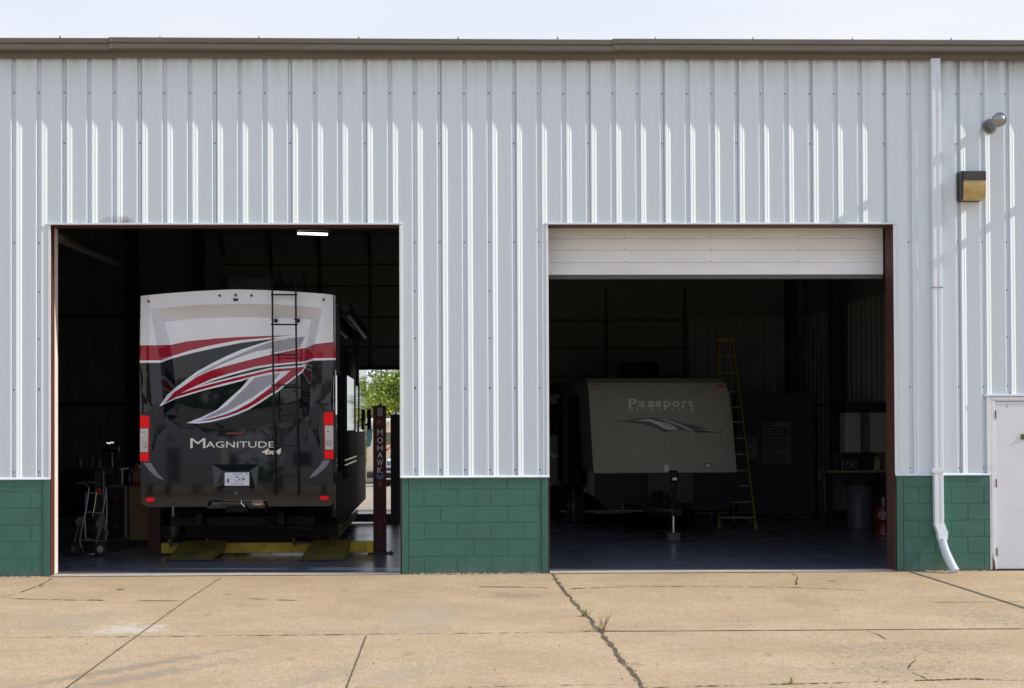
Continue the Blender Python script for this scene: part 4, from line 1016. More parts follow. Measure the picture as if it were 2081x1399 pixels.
for v_, a_, b_ in ((599.3, 551, 604), (660, 550.5, 605.5), (721.5, 551, 605.5), (783, 551.5, 606), (844.2, 552, 606.5), (905.8, 553, 607), (967, 554, 608)):
    mb = MB(); mb.tube([at(a_, v_, YL-.006), at(b_, v_, YL-.006)], .0105, m_lad, n=8); mb.build('rung', lad)
for u_, v_ in ((561, 652.5), (606, 652.5), (556, 797), (603.5, 796)):
    mb = MB(); p = onrv(u_, v_); mb.tube([p, (p.x-.02, YL, p.z)], .009, m_lad, n=6)
    if v_ < 700: bmz = bmesh.new(); bmesh.ops.create_uvsphere(bmz, u_segments=14, v_segments=10, radius=.027, matrix=Matrix.Translation((p.x, p.y-.035, p.z))); mb.frombm(bmz, m_lad)
    mb.build('standoff', lad, smooth=60)

# ------------------------------------------------------------------ four-post lift
lift = thing('vehicle_lift', 'four post vehicle lift with yellow crossbeam and dark red posts under the motorhome', 'vehicle lift', (cxm, 2.65, 0))
m_post = M('maroon_lift_paint', (.055, .010, .011), .5, var=.2, vs=6, spec=.25)
m_yel = M('worn_yellow_paint', (.66, .46, .02), .5, var=.2, vs=7, dark=(.42, .24, .02))
m_yeld = M('grimy_yellow_ramp', (.20, .165, .03), .55, var=.3, vs=5, dark=(.08, .07, .03))
YP = gr(770, 1127).y; YQ = gr(800, 1064).y
def post(x0, x1, Y, ztop, mat, name='post'):
    mb = MB(); d = .17
    mb.box(x0, x1, Y-.008, Y, .01, ztop, mat); mb.box(x0, x0+.008, Y, Y+d, .01, ztop, mat); mb.box(x1-.008, x1, Y, Y+d, .01, ztop, mat); mb.box(x0+.008, x1-.008, Y+d-.008, Y+d, .01, ztop, mat)
    mb.bbox(x0-.035, x1+.035, Y-.05, Y+d+.05, ztop, ztop+.012, m_black, b=.002)
    mb.bbox(x0-.08, x1+.10, Y-.05, Y+d+.05, .006, .022, m_black, b=.003)
    mb.lathe(((x0+x1)/2+.01, Y+.08, ztop+.012), (0, 0, 1), [(.022, 0), (.022, .02), (.012, .022), (.012, .045), (0, .046)], m_black, n=8)
    for xx in (x0-.05, x1+.07): mb.lathe((xx, Y, .022), (0, 0, 1), [(.018, 0), (.018, .014), (.009, .015), (.009, .035), (0, .036)], m_black, n=8)
    return mb.build(name, lift)
xp0, xp1 = PX(758, YP), PX(784, YP); zpt = PZ(826, YP)
p1 = post(xp0, xp1, YP, zpt, m_post)
post(PX(302, YP)-.0, PX(326, YP), YP, zpt, m_post)
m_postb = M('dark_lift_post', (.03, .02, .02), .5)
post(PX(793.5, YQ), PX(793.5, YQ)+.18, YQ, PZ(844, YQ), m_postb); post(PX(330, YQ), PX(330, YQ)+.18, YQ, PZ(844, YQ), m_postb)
# lettering and stickers on the near right post
mb = MB(); m_letg = M('grey_lettering', (.60, .59, .60), .6)
for ch, v0_, v1_ in (('M', 873, 885.5), ('O', 889, 901.5), ('H', 905, 916.5), ('A', 919, 931), ('W', 934, 947), ('K', 950, 962)):
    wd_ = 13 if ch == 'W' else 11.5
    text_mesh(ch, 772.3-wd_/2, v0_, 772.3+wd_/2, v1_, YP-.009, m_letg, .002, mb, bold=.02)
mb.build('post_lettering', p1)
mb = MB(); stk = [(758.5+8, 829), (777, 829), (777.5, 846), (767, 846.5), (767, 836)]
mb.prism([(at(u_, v_, YP).x, at(u_, v_, YP).z) for u_, v_ in stk], YP-.010, YP-.0085, M('grey_sticker', (.22, .22, .22), .5)); mb.build('sticker', p1)
mb = MB()
for i in range(7):
    a_ = i*.9; cu_ = (772+math.cos(a_)*1, 860); mb.prism([(at(u_, v_, YP).x, at(u_, v_, YP).z) for u_, v_ in ((771, 861), (771+7*math.cos(a_), 860+7*math.sin(a_)), (772+6*math.cos(a_+.25), 860+6*math.sin(a_+.25)))], YP-.0105-i*.0002, YP-.009, M('emblem_yellow', (.4, .26, .04), .5) if i % 2 else M('emblem_red', (.3, .03, .03), .5))
mb.build('emblem', p1)
mb = MB(); usa = [(764, 966), (768, 965), (774, 966.5), (781, 964.5), (780.5, 969), (777.5, 971), (778.5, 974.5), (776, 973), (772, 975.5), (769.5, 973), (765.5, 971.5)]
mb.prism([(at(u_, v_, YP).x, at(u_, v_, YP).z) for u_, v_ in usa], YP-.0105, YP-.009, M('map_blue', (.12, .15, .30), .5)); mb.build('map_sticker', p1)
mb = MB(); mo = M('orange_print', (.42, .09, .02), .5)
for v_ in (981, 984.5, 988): a_, b_ = at(769, v_+1.2, YP), at(775, v_-.6, YP); mb.box(a_.x, b_.x, YP-.0105, YP-.009, a_.z, b_.z, mo)
mb.build('sticker', p1)
def crossbeam(Y, x0, x1, z0, z1):
    mb = MB(); mb.bbox(x0, x1, Y, Y+.16, z0, z1, m_yel, b=.008)
    for i in range(5): mb.lathe((x0+(x1-x0)*(.55+.012*i), Y, z1-.05-.006*(i % 3)), (0, -1, 0), [(.005, 0), (0, .001)], m_black, n=6)
    return mb.build('crossbeam', lift)
zb0, zb1 = PZ(1131, YP), PZ(1101, YP)
crossbeam(YP-.015, PX(327, YP)+.002, xp0-.002, max(zb0, .03), zb1)
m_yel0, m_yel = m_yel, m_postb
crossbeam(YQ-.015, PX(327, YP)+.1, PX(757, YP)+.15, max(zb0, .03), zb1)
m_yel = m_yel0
mb = MB(); mb.box(xp0-.09, xp0-.002, YP-.04, YP-.016, .03, zb1+.02, m_yel); mb.build('beam_end', lift)
zr = zb1+.02
for cx_ in ((xl_+.40), (xr-.40)):
    mb = MB(); mb.box(cx_-.27, cx_+.27, YP-.16, YQ+.3, zb1+.002, zr+.004, m_black); mb.box(cx_-.27, cx_-.25, YP-.14, YQ+.3, zb1-.05, zr+.05, m_yeld); mb.box(cx_+.25, cx_+.27, YP-.14, YQ+.3, zb1-.05, zr+.05, m_yeld)
    mb.build('runway', lift)
Yb_ = gr(380, 1141).y; Yt_ = YP-.17
for (b0, b1, t0, t1) in ((340, 431, 371, 459), (611, 699, 636, 711)):
    A = gr(b0, 1141); B = gr(b1, 1141); 
    T0 = Vector((PX(t0, Yt_), Yt_, zr+.03)); T1 = Vector((PX(t1, Yt_), Yt_, zr+.03))
    mb = MB(); A.z = B.z = .03
    th = Vector((0, 0, -.022)); vs = [A, B, T1, T0, A+th, B+th, T1+th*2, T0+th*2]
    mb.add(vs, [(0, 1, 2, 3), (4, 7, 6, 5), (0, 4, 5, 1), (3, 2, 6, 7)], m_yeld)
    for P_, Q_ in ((A, T0), (B, T1)):
        e = Vector((.012 if P_ is A else -.012, 0, 0)); mb.add([P_, Q_, Q_+th*6, P_+th, P_+e, Q_+e, Q_+e+th*6, P_+e+th], [(0, 1, 2, 3), (7, 6, 5, 4), (0, 4, 5, 1)], m_yeld)
    mb.tube([A+Vector((-.01, -.01, -.012)), B+Vector((.01, -.01, -.012))], .012, m_black, n=8)
    mb.build('ramp', lift)

# ------------------------------------------------------------------ hand cart
ctY = gr(200, 1131).y
ct = thing('hand_cart', 'folding steel hand cart with two black wheels by the left doorway', 'hand cart', (PX(180, ctY), ctY, 0))
T = lambda pts, r, mat, mb_, dy=0: mb_.tube(sm([tuple(at(u_, v_, ctY+d_)) for u_, v_, d_ in pts], 4), r, mat, n=8)
mb = MB()
T([(157, 982, .15), (172, 983.5, .1), (180, 990, .05), (180, 1000, .03), (176, 1030, 0), (168, 1065, -.02), (162, 1097, 0)], .013, m_dullsteel, mb)
T([(157, 982, .15), (175, 980, .12), (192, 981.5, .1), (208, 987, .08), (216, 995, .06), (214, 1010, .04), (210, 1035, .02), (207, 1045, .02)], .013, m_dullsteel, mb)
T([(175, 1001, .08), (173, 1050, .08), (174, 1090, .08), (178, 1096, .08), (208, 1100, .08), (215, 1094, .08), (217, 1050, .08), (217, 998, .08)], .012, m_dullsteel, mb)
T([(162, 1097, 0), (180, 1099, 0), (212, 1100, 0)], .009, m_dullsteel, mb)
fr_ = mb.build('frame', ct, smooth=60)
mb = MB(); T([(178, 1002, .03), (212, 1004, .03)], .012, m_dullsteel, mb); mb.build('crossbar', ct); mb = MB(); T([(172, 1041, 0), (205, 1043, 0)], .012, m_dullsteel, mb); mb.build('crossbar', ct)
m_plt = M('cart_plate', (.13, .13, .14), .5, .4)
def flat(P, Y, th, mat, mb): mb.prism([(at(u_, v_, Y).x, at(u_, v_, Y).z) for u_, v_ in P], Y, Y+th, mat)
mb = MB(); flat([(195, 1062), (200, 1052), (206, 1048), (209, 1070), (200, 1098), (196, 1107), (194, 1104), (198, 1080), (199, 1072), (194, 1067)], ctY-.02, .01, m_plt, mb); flat([(206, 1047), (212, 1050), (221, 1086), (218, 1089), (213, 1080)], ctY, .01, m_plt, mb)
flat([(152, 1063), (160, 1050), (167, 1051), (167, 1066), (158, 1070)], ctY+.02, .01, m_plt, mb)
T([(160, 1070, 0), (152, 1100, 0), (156, 1118, 0), (163, 1114, 0)], .012, m_plt, mb); T([(162, 1098, -.02), (168, 1118, -.06), (178, 1127, -.12), (192, 1126, -.1)], .008, m_dullsteel, mb); mb.build('folding_leg', ct, smooth=50)
mb = MB(); T([(196, 1001, 0), (192, 1030, 0), (188, 1050, 0)], .005, m_chrome, mb); mb.build('release_rod', ct)
mb = MB(); a_, b_ = at(203, 1001, ctY), at(196, 994, ctY); mb.bbox(b_.x-.02, a_.x+.02, ctY, ctY+.03, a_.z, b_.z, m_redl, b=.008); mb.build('latch', ct)
for u_, v_, r_ in ((203.5, 1117.5, .096), (153.5, 1117, .096)):
    c = at(u_, v_, ctY); c.z = r_+.006; mb = MB(); ax = Vector((.45 if u_ > 180 else -.45, -.9, 0)).normalized(); 
    mb.lathe(c, ax, [(r_*.56, -.03), (r_*.85, -.034), (r_, -.018), (r_, .018), (r_*.85, .034), (r_*.56, .03)], m_rubber, n=28); wh = mb.build('wheel', ct, smooth=40)
    mb = MB(); mb.lathe(c, ax, [(r_*.57, .0), (r_*.57, .026), (r_*.5, .028), (r_*.42, .012), (r_*.2, .012), (r_*.17, .03), (0, .031)], m_gray, n=24); mb.build('rim', wh, smooth=40)
mb = MB(); c = gr(222, 1127); mb.bbox(c.x-.12, c.x+.14, c.y-.02, c.y+.22, .01, .018, m_dullsteel, b=.002); mb.build('toe_plate', ct)

# ------------------------------------------------------------------ left bay contents
cY = gr(275, 1112).y
def B(u0, u1, v0, v1, Y, dep, mat, mb=None, b=.008):
    p, q = at(u0, v1, Y), at(u1, v0, Y); mb = mb or MB(); mb.bbox(p.x, q.x, Y, Y+dep, max(p.z, .006), q.z, mat, b=b); return mb
m_tool = M('black_tool_chest', (.012, .013, .018), .3, var=.2, coat=.3)
tc_ = thing('tool_cabinet', 'black welding cart cabinet with bright steel edge behind the hand cart', 'tool cabinet', (PX(235, cY), cY, 0))
B(219, 252, 988, 1094, cY, .5, m_tool).build('cabinet_body', tc_)
B(253, 257.5, 988, 1095, cY-.02, .03, m_dullsteel).build('corner_post', tc_)
mb = MB(); 
for u_ in (224, 250): mb.tube([at(u_, 1094, cY+.05), (PX(u_, cY), cY+.05, .01)], .02, m_black)
mb.build('leg', tc_)
for u_, v_ in ((236, 1014.5), (235, 1071)):
    mb = MB(); p = at(u_, v_, cY); mb.lathe((p.x, cY, p.z), (0, -1, 0), [(.022, 0), (.018, .012), (0, .014)], m_redl, n=12); mb.build('knob', tc_)
B(219, 252, 987, 990, cY-.02, .02, m_dullsteel).build('top_edge', tc_)
m_ply = M('plywood', (.30, .20, .10), .7, var=.16, vs=2.5, stretch=(1, 1, 5))
pyc = thing('plywood_crate', 'plain plywood crate standing behind the cabinet left of the motorhome', 'crate', (PX(280, cY+.4), cY+.4, 0))
B(258, 303, 992, 1098, cY+.35, .6, m_ply, b=.004).build('side_panel', pyc)
B(255, 303, 988, 991.5, cY+.33, .64, m_ply, b=.003).build('lid', pyc)
mb = MB(); mb.box(PX(262, cY+.4), PX(300, cY+.4), cY+.45, cY+.85, .006, at(270, 1098, cY+.4).z-.002, m_black); mb.build('skid', pyc)
jY = cY+.5
def jug(u0, u1, v0, v1, Y, mat, label, capm, txt=None):
    t_ = thing('oil_jug', label, 'jug', (PX((u0+u1)/2, Y), Y, at((u0+u1)/2, v1, Y).z), 'jugs on the plywood crate')
    p, q = at(u0, v1, Y), at(u1, v0, Y); h = q.z-p.z; mb = MB()
    mb.bbox(p.x, q.x, Y, Y+.14, p.z, p.z+h*.72, mat, b=.02, seg=3); mb.prism([(p.x+.01, p.z+h*.7), (q.x-.01, p.z+h*.7), (q.x-.04, p.z+h*.88), (p.x+.06, p.z+h*.92)], Y+.02, Y+.12, mat); mb.build('jug_body', t_, smooth=50)
    mb = MB(); mb.lathe(((p.x+q.x)/2-.01, Y+.07, p.z+h*.88), (0, 0, 1), [(.022, 0), (.022, h*.12), (0, h*.125)], capm, n=12); mb.build('cap', t_)
    mb = MB(); mb.bbox(p.x+.02, q.x-.02, Y-.003, Y, p.z+h*.18, p.z+h*.55, M('jug_label', (.28, .20, .22), .5, var=.4, vs=30), b=.001); mb.build('paper_label', t_)
m_jr = M('red_jug', (.22, .012, .02), .4); m_jb = M('blue_jug', (.012, .02, .12), .4)
jug(268, 286, 940, 987.5, jY, m_jr, 'red oil jug with pale spout on the plywood crate beside the tail light', m_gray)
jug(259, 267.5, 948, 987.5, jY+.02, m_jb, 'blue oil jug left of the red jug on the plywood crate', m_jb)
# workbench at the left
wY = 9.6
wb = thing('workbench', 'long dark workbench with pale front edge against the back wall at left', 'workbench', (PX(150, wY), wY, 0))
m_bench = M('bench_wood', (.22, .17, .11), .6, var=.2)
mb = MB(); p = at(60, 957, wY); q = at(245, 953.5, wY); mb.bbox(p.x, q.x, wY, wY+.75, p.z, q.z+.015, m_bench, b=.004); mb.build('bench_top', wb)
mb = MB(); mb.box(p.x, q.x-.5, wY+.05, wY+.7, .1, p.z-.01, m_tool); mb.build('bench_cabinet', wb)
for u_ in (243, 205):
    mb = MB(); mb.box(PX(u_, wY)-.04, PX(u_, wY)+.04, wY+.02, wY+.1, .006, p.z-.002, m_dullsteel); mb.build('leg', wb)
mb = MB(); a_ = at(213, 962, wY); b_ = at(233, 959, wY); mb.box(a_.x, b_.x, wY-.004, wY-.001, a_.z-.0, b_.z, M('pale_bench_plate', (.5, .5, .4), .5)); mb.build('name_plate', wb)
zt = q.z+.016
m_junk = [M('junk_a', (.10, .12, .14), .5), M('junk_b', (.25, .24, .22), .5), M('junk_c', (.06, .10, .12), .5)]
def bottle(u_, v1, v0, Y, r, mat, label, name='bottle', grp=None):
    p = at(u_, v1, Y); h = at(u_, v0, Y).z-p.z; mb = MB()
    mb.lathe((0, 0, 0), (0, 0, 1), [(0, 0), (r, 0), (r, h*.6), (r*.4, h*.75), (r*.4, h), (0, h)], mat, n=14); o = mb.build(name, smooth=40); o.location = p
    return tag(o, label, 'bottle', grp)
for i, (u_, v0_) in enumerate(((160, 925), (187, 926), (199, 924))):
    o = bottle(u_, 950, v0_, wY+.3, .05, m_junk[i], ['dark squat bottle at the left of the workbench row', 'grey bottle in the middle of the workbench row', 'dark teal bottle at the right of the workbench row'][i], grp='bottles on the left workbench'); o.location.z = zt
# small vice/machine with glinting top
mc = thing('bench_grinder', 'dark bench grinder with a white glint above the workbench', 'bench grinder', (PX(224, wY), wY+.2, zt))
mb = MB(); c = at(224, 912, wY+.2); mb.lathe((c.x-.16, wY+.3, c.z-.02), (1, 0, 0), [(0, 0), (.07, .01), (.07, .05), (.05, .07), (.05, .25), (.07, .26), (.07, .31), (0, .32)], m_tool, n=20); mb.build('motor', mc, smooth=40)
mb = MB(); mb.tube([(c.x, wY+.3, c.z-.05), (c.x, wY+.3, zt)], [.015, .025], m_tool); mb.build('pedestal', mc)
mb = MB(); mb.tube(sm([tuple(at(217, 900, wY+.15)), tuple(at(222, 901.5, wY+.15)), tuple(at(226, 899.5, wY+.15)), tuple(at(231, 900, wY+.15))], 3), .012, M('glowing_glint', (.8, .8, .75), .4, emit=((1, 1, .95), .8)), n=6); mb.build('glint_strip', mc)  # glowing strip stands in for the glint on the machine's top
el = thing('breaker_box', 'small grey electrical box on the back wall left of the steel column', 'electrical box', (PX(198, YI), YI, PZ(705, YI)))
p, q = at(186, 704, YI-.1), at(213, 693, YI-.1); mb = MB(); mb.bbox(p.x, q.x, YI-.12, YI-.0, p.z, q.z, M('dim_grey_box', (.20, .20, .20), .5), b=.01); mb.build('box_body', el)
mb = MB()
for u_ in (188, 204): mb.tube([(PX(u_, YI-.06), YI-.06, q.z-.002), (PX(u_, YI-.06), YI-.06, 6.1)], .02, m_junk[1], n=8)
mb.build('conduit', el)
# duct / heater tube along ceiling left
mb = MB(); mb.tube([at(120, 485, 3.0), at(235, 535, 11)], .07, m_junk[1], n=10); o = mb.build('heater_tube'); tag(o, 'long grey heater tube running back under the ceiling at far left', 'heater tube')
# ceiling light
cY_ = 7.2; a_ = at(605, 473, cY_); b_ = at(667, 477.5, cY_)
clt = thing('ceiling_light', 'lit twin tube fluorescent light under the ceiling above the motorhome', 'ceiling light', ((a_.x+b_.x)/2, cY_, a_.z+.1))
m_fl = M('lit_tube', (.9, .95, .9), .5, emit=((.88, 1, .9), 3))
for dy, dv in ((0, 0), (.12, 2.2)):
    mb = MB(); mb.tube([at(605, 473.5+dv, cY_), at(666, 475.5+dv, cY_)], .012, m_fl, n=8); mb.build('tube', clt)
mb = MB(); mb.bbox(a_.x-.05, b_.x+.05, cY_-.12, cY_+.2, a_.z+.03, a_.z+.09, m_tool, b=.01); mb.build('fixture', clt)
mb = MB()
for x in (a_.x+.1, b_.x-.1): mb.tube([(x, cY_, a_.z+.09), (x, cY_, 6.6)], .006, m_steel, n=5)
mb.build('hanger', clt)

# ------------------------------------------------------------------ travel trailer (right bay)
YT = 6.4
tr = thing('travel_trailer', 'light grey travel trailer parked nose out in the right bay with lettering on its front', 'travel trailer', (PX(1350, YT), YT, 0))
m_tg = M('trailer_light_grey', (.34, .345, .31), .5, var=.07, vs=3, spec=.3)
m_tb = M('trailer_dark_base', (.011, .012, .015), .5, var=.1, vs=3, spec=.15)
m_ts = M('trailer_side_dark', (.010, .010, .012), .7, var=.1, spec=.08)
TP = [(768, .30), (778, .12), (800, .05), (860, .02), (960, 0), (961, 0)]   # nose profile: v, setback
def tprof(v_): 
    for i in range(len(TP)-1):
        if TP[i][0] <= v_ <= TP[i+1][0]: t = (v_-TP[i][0])/(TP[i+1][0]-TP[i][0]); return TP[i][1]+t*(TP[i+1][1]-TP[i][1])
    return 0
TL_ = [(768, 1197), (800, 1198.5), (860, 1201.5), (960, 1207.5)]; TR_ = [(768, 1477), (780, 1481), (800, 1485.5), (860, 1492), (960, 1500)]
def edge(E_, v_):
    for i in range(len(E_)-1):
        if E_[i][0] <= v_ <= E_[i+1][0]: t = (v_-E_[i][0])/(E_[i+1][0]-E_[i][0]); return E_[i][1]+t*(E_[i+1][1]-E_[i][1])
    return E_[-1][1]
mb = MB(); rows = []
for v_ in (768, 770, 773, 778, 786, 800, 820, 860, 910, 960):
    row = []; a_, b_ = edge(TL_, v_), edge(TR_, v_)
    for k in range(13):
        t = k/12; u_ = a_+(b_-a_)*t; p = at(u_, v_, YT); p.y = YT+tprof(v_)+(.10*abs(2*t-1)**6)
        row.append(p)
    rows.append(row)
vs = [p for r_ in rows for p in r_]; fs = [(i*13+k, i*13+k+1, (i+1)*13+k+1, (i+1)*13+k) for i in range(len(rows)-1) for k in range(12)]
mb.add(vs, fs, m_tg)
def trb(i, k): return rows[i][k]
ztop = rows[0][0].z; zmid = rows[-1][0].z; x0t, x1t = rows[-1][0].x, rows[-1][12].x
yb_t = 12.0; sh = -.30                         # slight yaw of the body: rear stands a little to the left
nr = len(rows)
Ls = [r_[0] for r_ in rows]; Rs = [r_[12] for r_ in rows]
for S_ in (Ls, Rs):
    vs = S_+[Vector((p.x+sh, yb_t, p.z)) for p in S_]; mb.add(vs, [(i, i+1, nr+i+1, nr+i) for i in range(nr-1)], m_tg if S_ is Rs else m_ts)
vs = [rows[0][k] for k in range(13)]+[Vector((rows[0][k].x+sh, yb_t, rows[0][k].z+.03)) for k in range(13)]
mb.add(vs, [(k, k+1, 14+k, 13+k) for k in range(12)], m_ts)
tb = mb.build('body', tr, fix=True, smooth=35)
zl = at(1350, 1018, YT).z
mb = MB(); P_ = [(x0t, zmid), (x1t, zmid), (x1t+.01, at(0, 1012, YT).z), (x1t-.22, at(0, 1038, YT).z), (x0t+.25, at(0, 1038, YT).z), (x0t, at(0, 1012, YT).z)]
P_ = [(x, PZ({0: 960.5, 1: 960.5, 2: 1008, 3: 1037, 4: 1037, 5: 1008}[i], YT, 1350)) for i, (x, _) in enumerate(P_)]
mb.prism(P_, YT+.02, yb_t-.1, m_tb); lb = mb.build('lower_panel', tr)
a_, b_ = at(1317, 1023, YT), at(1408, 963, YT); mb = MB(); mb.bbox(a_.x, b_.x, YT-.03, YT+.02, a_.z, b_.z, M('front_access_panel', (.024, .026, .036), .45, spec=.25), b=.006)
for u_ in (1317.5, 1409):
    for v_ in (965, 976, 988, 1004, 1020): p = at(u_+(1.5 if u_ < 1350 else -1.5), v_, YT); mb.lathe((p.x, YT-.03, p.z), (0, -1, 0), [(.006, 0), (.004, .004), (0, .005)], m_chrome, n=6)
for u_ in (1330, 1365, 1397): p = at(u_, 964.5, YT); mb.lathe((p.x, YT-.03, p.z), (0, -1, 0), [(.006, 0), (.004, .004), (0, .005)], m_chrome, n=6)
mb.build('access_panel', lb)
mb = MB(); mb.box(x0t+.01, x1t-.01, YT+.004, YT+.03, zmid-.016, zmid+.004, m_gray)
mb.build('trim_strip', tr)
m_amb = M('amber_lens', (.45, .09, .015), .25, coat=.5)
for u_, v_ in ((1213, 786), (1466, 785.5)):
    p = at(u_, v_, YT); mb = MB(); mb.bbox(p.x-.055, p.x+.055, YT+.05, YT+.10, p.z-.022, p.z+.022, m_amb, b=.015); mb.build('marker_light', tr)
m_dec = M('decal_silver', (.80, .80, .82), .4, 0, var=.15, vs=10); m_decd = M('decal_dark', (.09, .09, .10), .4); m_decm = M('decal_mid', (.55, .55, .58), .4)
ZV0, ZV1 = PZ(768, YT, 1350), PZ(960, YT, 1350)
XU0, XU1 = PX(1203, YT), PX(1492, YT)
def conform(mb, off):
    for i, p in enumerate(mb.v):
        v_ = 768+(ZV0-p[2])/(ZV0-ZV1)*192; t = min(1, max(0, (p[0]-XU0)/(XU1-XU0)))
        mb.v[i] = (p[0], p[1]-off+tprof(v_)+.10*abs(2*t-1)**6, p[2])
    return mb
mb = MB(); yt_ = YT
for ch, a_, b_, t0_, t1_ in (('P', 1278, 1295, 811, 827.8), ('a', 1298, 1311.5, 815.5, 827.6), ('s', 1317, 1329.5, 815.5, 827.6), ('s', 1332, 1344.5, 815.5, 827.6), ('p', 1349.5, 1364, 815.5, 832.3), ('o', 1367, 1382.5, 815.5, 827.6), ('r', 1387, 1396.5, 815.5, 827.6), ('t', 1400, 1410, 815, 827.6)):
    text_mesh(ch, a_, t0_, b_, t1_, yt_, m_dec, .003, mb, bold=.022)
for a_, b_, v_ in ((1276.5, 1285, 828), (1276.5, 1282, 811.6), (1347.5, 1356, 832.6), (1347, 1351, 816.2), (1385, 1389, 816.2), (1385.5, 1392, 827.8), (1398.5, 1410.5, 815.9)):
    p, q = at(a_, v_+.7, yt_), at(b_, v_-.5, yt_); mb.box(p.x, q.x, yt_-.004, yt_, p.z, q.z, m_dec)
conform(mb, .008).build('name_lettering', tr)
mb = MB()
for ch, a_, b_ in (('U', 1279, 1286), ('L', 1294.7, 1300.4), ('T', 1308.6, 1314.7), ('R', 1324, 1330.7), ('A', 1339, 1345.8), ('L', 1365.4, 1372), ('I', 1379.7, 1381.5), ('T', 1390.7, 1396.8), ('E', 1405.4, 1411.5)):
    text_mesh(ch, a_, 829.5, b_, 836, yt_-.002, m_dec, .003, mb, bold=.01)
conform(mb, .008).build('sub_lettering', tr)
mb = MB(); rs = random.Random(11); u_ = 1366
while u_ < 1411:
    w_ = rs.uniform(1.2, 2.6); h_ = rs.uniform(1, 3)
    p, q = at(u_, 842, yt_), at(u_+w_*.6, 842-h_, yt_); mb.box(p.x, q.x, yt_-.003, yt_, p.z, q.z, m_decm); u_ += w_+(2.5 if rs.random() < .12 else .3)
conform(mb, .008).build('script_lettering', tr)
def dec(P, Y, mat, mb): mb.prism([(at(u_, v_, Y).x, at(u_, v_, Y).z) for u_, v_ in P], Y-.003, Y, mat)
mb = MB()
up_ = sm([(1226, 857.3), (1262, 855.5), (1290, 851.5), (1320, 848.8), (1345, 850), (1380, 856), (1420, 866), (1450, 873.5), (1474, 877.5)], 3)
dn_ = sm([(1474, 877.5), (1450, 879.6), (1415, 878.5), (1385, 874), (1366, 876), (1349, 878.5), (1330, 869), (1300, 861.5), (1262, 857.5), (1226, 857.3)], 3)
dec(up_+dn_[1:-1], yt_-.001, m_decd, mb)
dec(sm([(1325, 850.5), (1345, 853), (1380, 866), (1400, 875), (1412, 876.5), (1385, 863), (1350, 851)], 2), yt_-.0045, m_decm, mb)
dec(sm([(1350, 852), (1378, 857.5), (1420, 868.5), (1445, 876.5), (1466, 877.6), (1430, 871), (1390, 859.5)], 2), yt_-.0045, m_dec, mb)
dec(sm([(1290, 855), (1320, 857), (1345, 868), (1356, 873), (1378, 872.5), (1350, 860), (1320, 852)], 2), yt_-.0045, m_dec, mb)
dec(sm([(1340, 862), (1352, 868), (1375, 872), (1372, 867), (1352, 858)], 2), yt_-.008, m_decm, mb)
conform(mb, .008).build('swoosh_decal', tr)
p = at(1355, 952, YT); mb = MB(); mb.bbox(p.x-.05, p.x+.05, YT-.035, YT+.01, p.z-.065, p.z+.065, m_dec, b=.03, seg=3); mb.build('junction_cover', tr, smooth=50)
p = at(1439.5, 946.5, YT); mb = MB()
bmz = bmesh.new(); bmesh.ops.create_uvsphere(bmz, u_segments=20, v_segments=12, radius=1, matrix=Matrix.Translation((p.x, YT+.03, p.z)) @ Matrix.Diagonal((.078, .05, .046, 1))); mb.frombm(bmz, m_decd)
bmz = bmesh.new(); bmesh.ops.create_uvsphere(bmz, u_segments=20, v_segments=12, radius=1, matrix=Matrix.Translation((p.x, YT+.0, p.z)) @ Matrix.Diagonal((.055, .03, .032, 1))); mb.frombm(bmz, m_dec)
mb.build('porch_light', tr, smooth=60)
# tongue, jack, coupler, hoses
YJ = gr(1371, 1101).y
xj = PX(1370, YJ)
mb = MB()
for s_ in (-1, 1): mb.tube([(xj+s_*.55, YT+.1, .46), (xj+s_*.03, YJ-.1, .46)], .045, m_tb, n=6)
mb.bbox(xj-.07, xj+.07, YJ-.30, YJ+.12, .41, .52, m_tb, b=.02); mb.build('tongue', tr)
mb = MB(); za = at(1371, 956, YJ+.1).z; zbx = at(1371, 992, YJ+.1).z
mb.bbox(xj-.070, xj+.070, YJ+.02, YJ+.18, zbx+.09, za, m_tb, b=.03, seg=3); mb.bbox(xj-.05, xj+.05, YJ+.04, YJ+.16, zbx-.05, zbx+.09, m_tb, b=.02); jk = mb.build('tongue_jack', tr, smooth=40)
mb = MB(); mb.tube([(xj, YJ+.1, zbx), (xj, YJ+.1, .40)], .034, m_tb, n=12); mb.tube([(xj, YJ+.1, .40), (xj, YJ+.1, .08)], .021, m_chrome, n=12); mb.build('jack_tube', jk, smooth=40)
mb = MB(); mb.bbox(xj-.09, xj+.09, YJ+.0, YJ+.2, .008, .13, M('jack_block', (.07, .075, .085), .6, bump=.003, bs=30), b=.01); mb.build('jack_pad', jk)
p = at(1371.5, 974, YJ+.0); mb = MB(); mb.bbox(p.x-.035, p.x+.035, YJ+.008, YJ+.02, p.z-.02, p.z+.02, m_dec, b=.012); mb.build('jack_label', jk)
mb = MB()
rnd = random.Random(5)
for i in range(22):
    x = xj+rnd.uniform(-.18, .18); mb.tube(sm([(xj+rnd.uniform(-.04, .04), YT-.15, .68+rnd.uniform(-.05, .05)), (x, YT-.5, .60+rnd.uniform(-.1, .1)), (x+rnd.uniform(-.1, .1), YT-.7, .40+rnd.uniform(-.14, .1)), (xj+rnd.uniform(-.1, .1), YT-.9, .5)], 5), rnd.uniform(.006, .012), m_black, n=6)
mb.build('cable_bundle', tr)
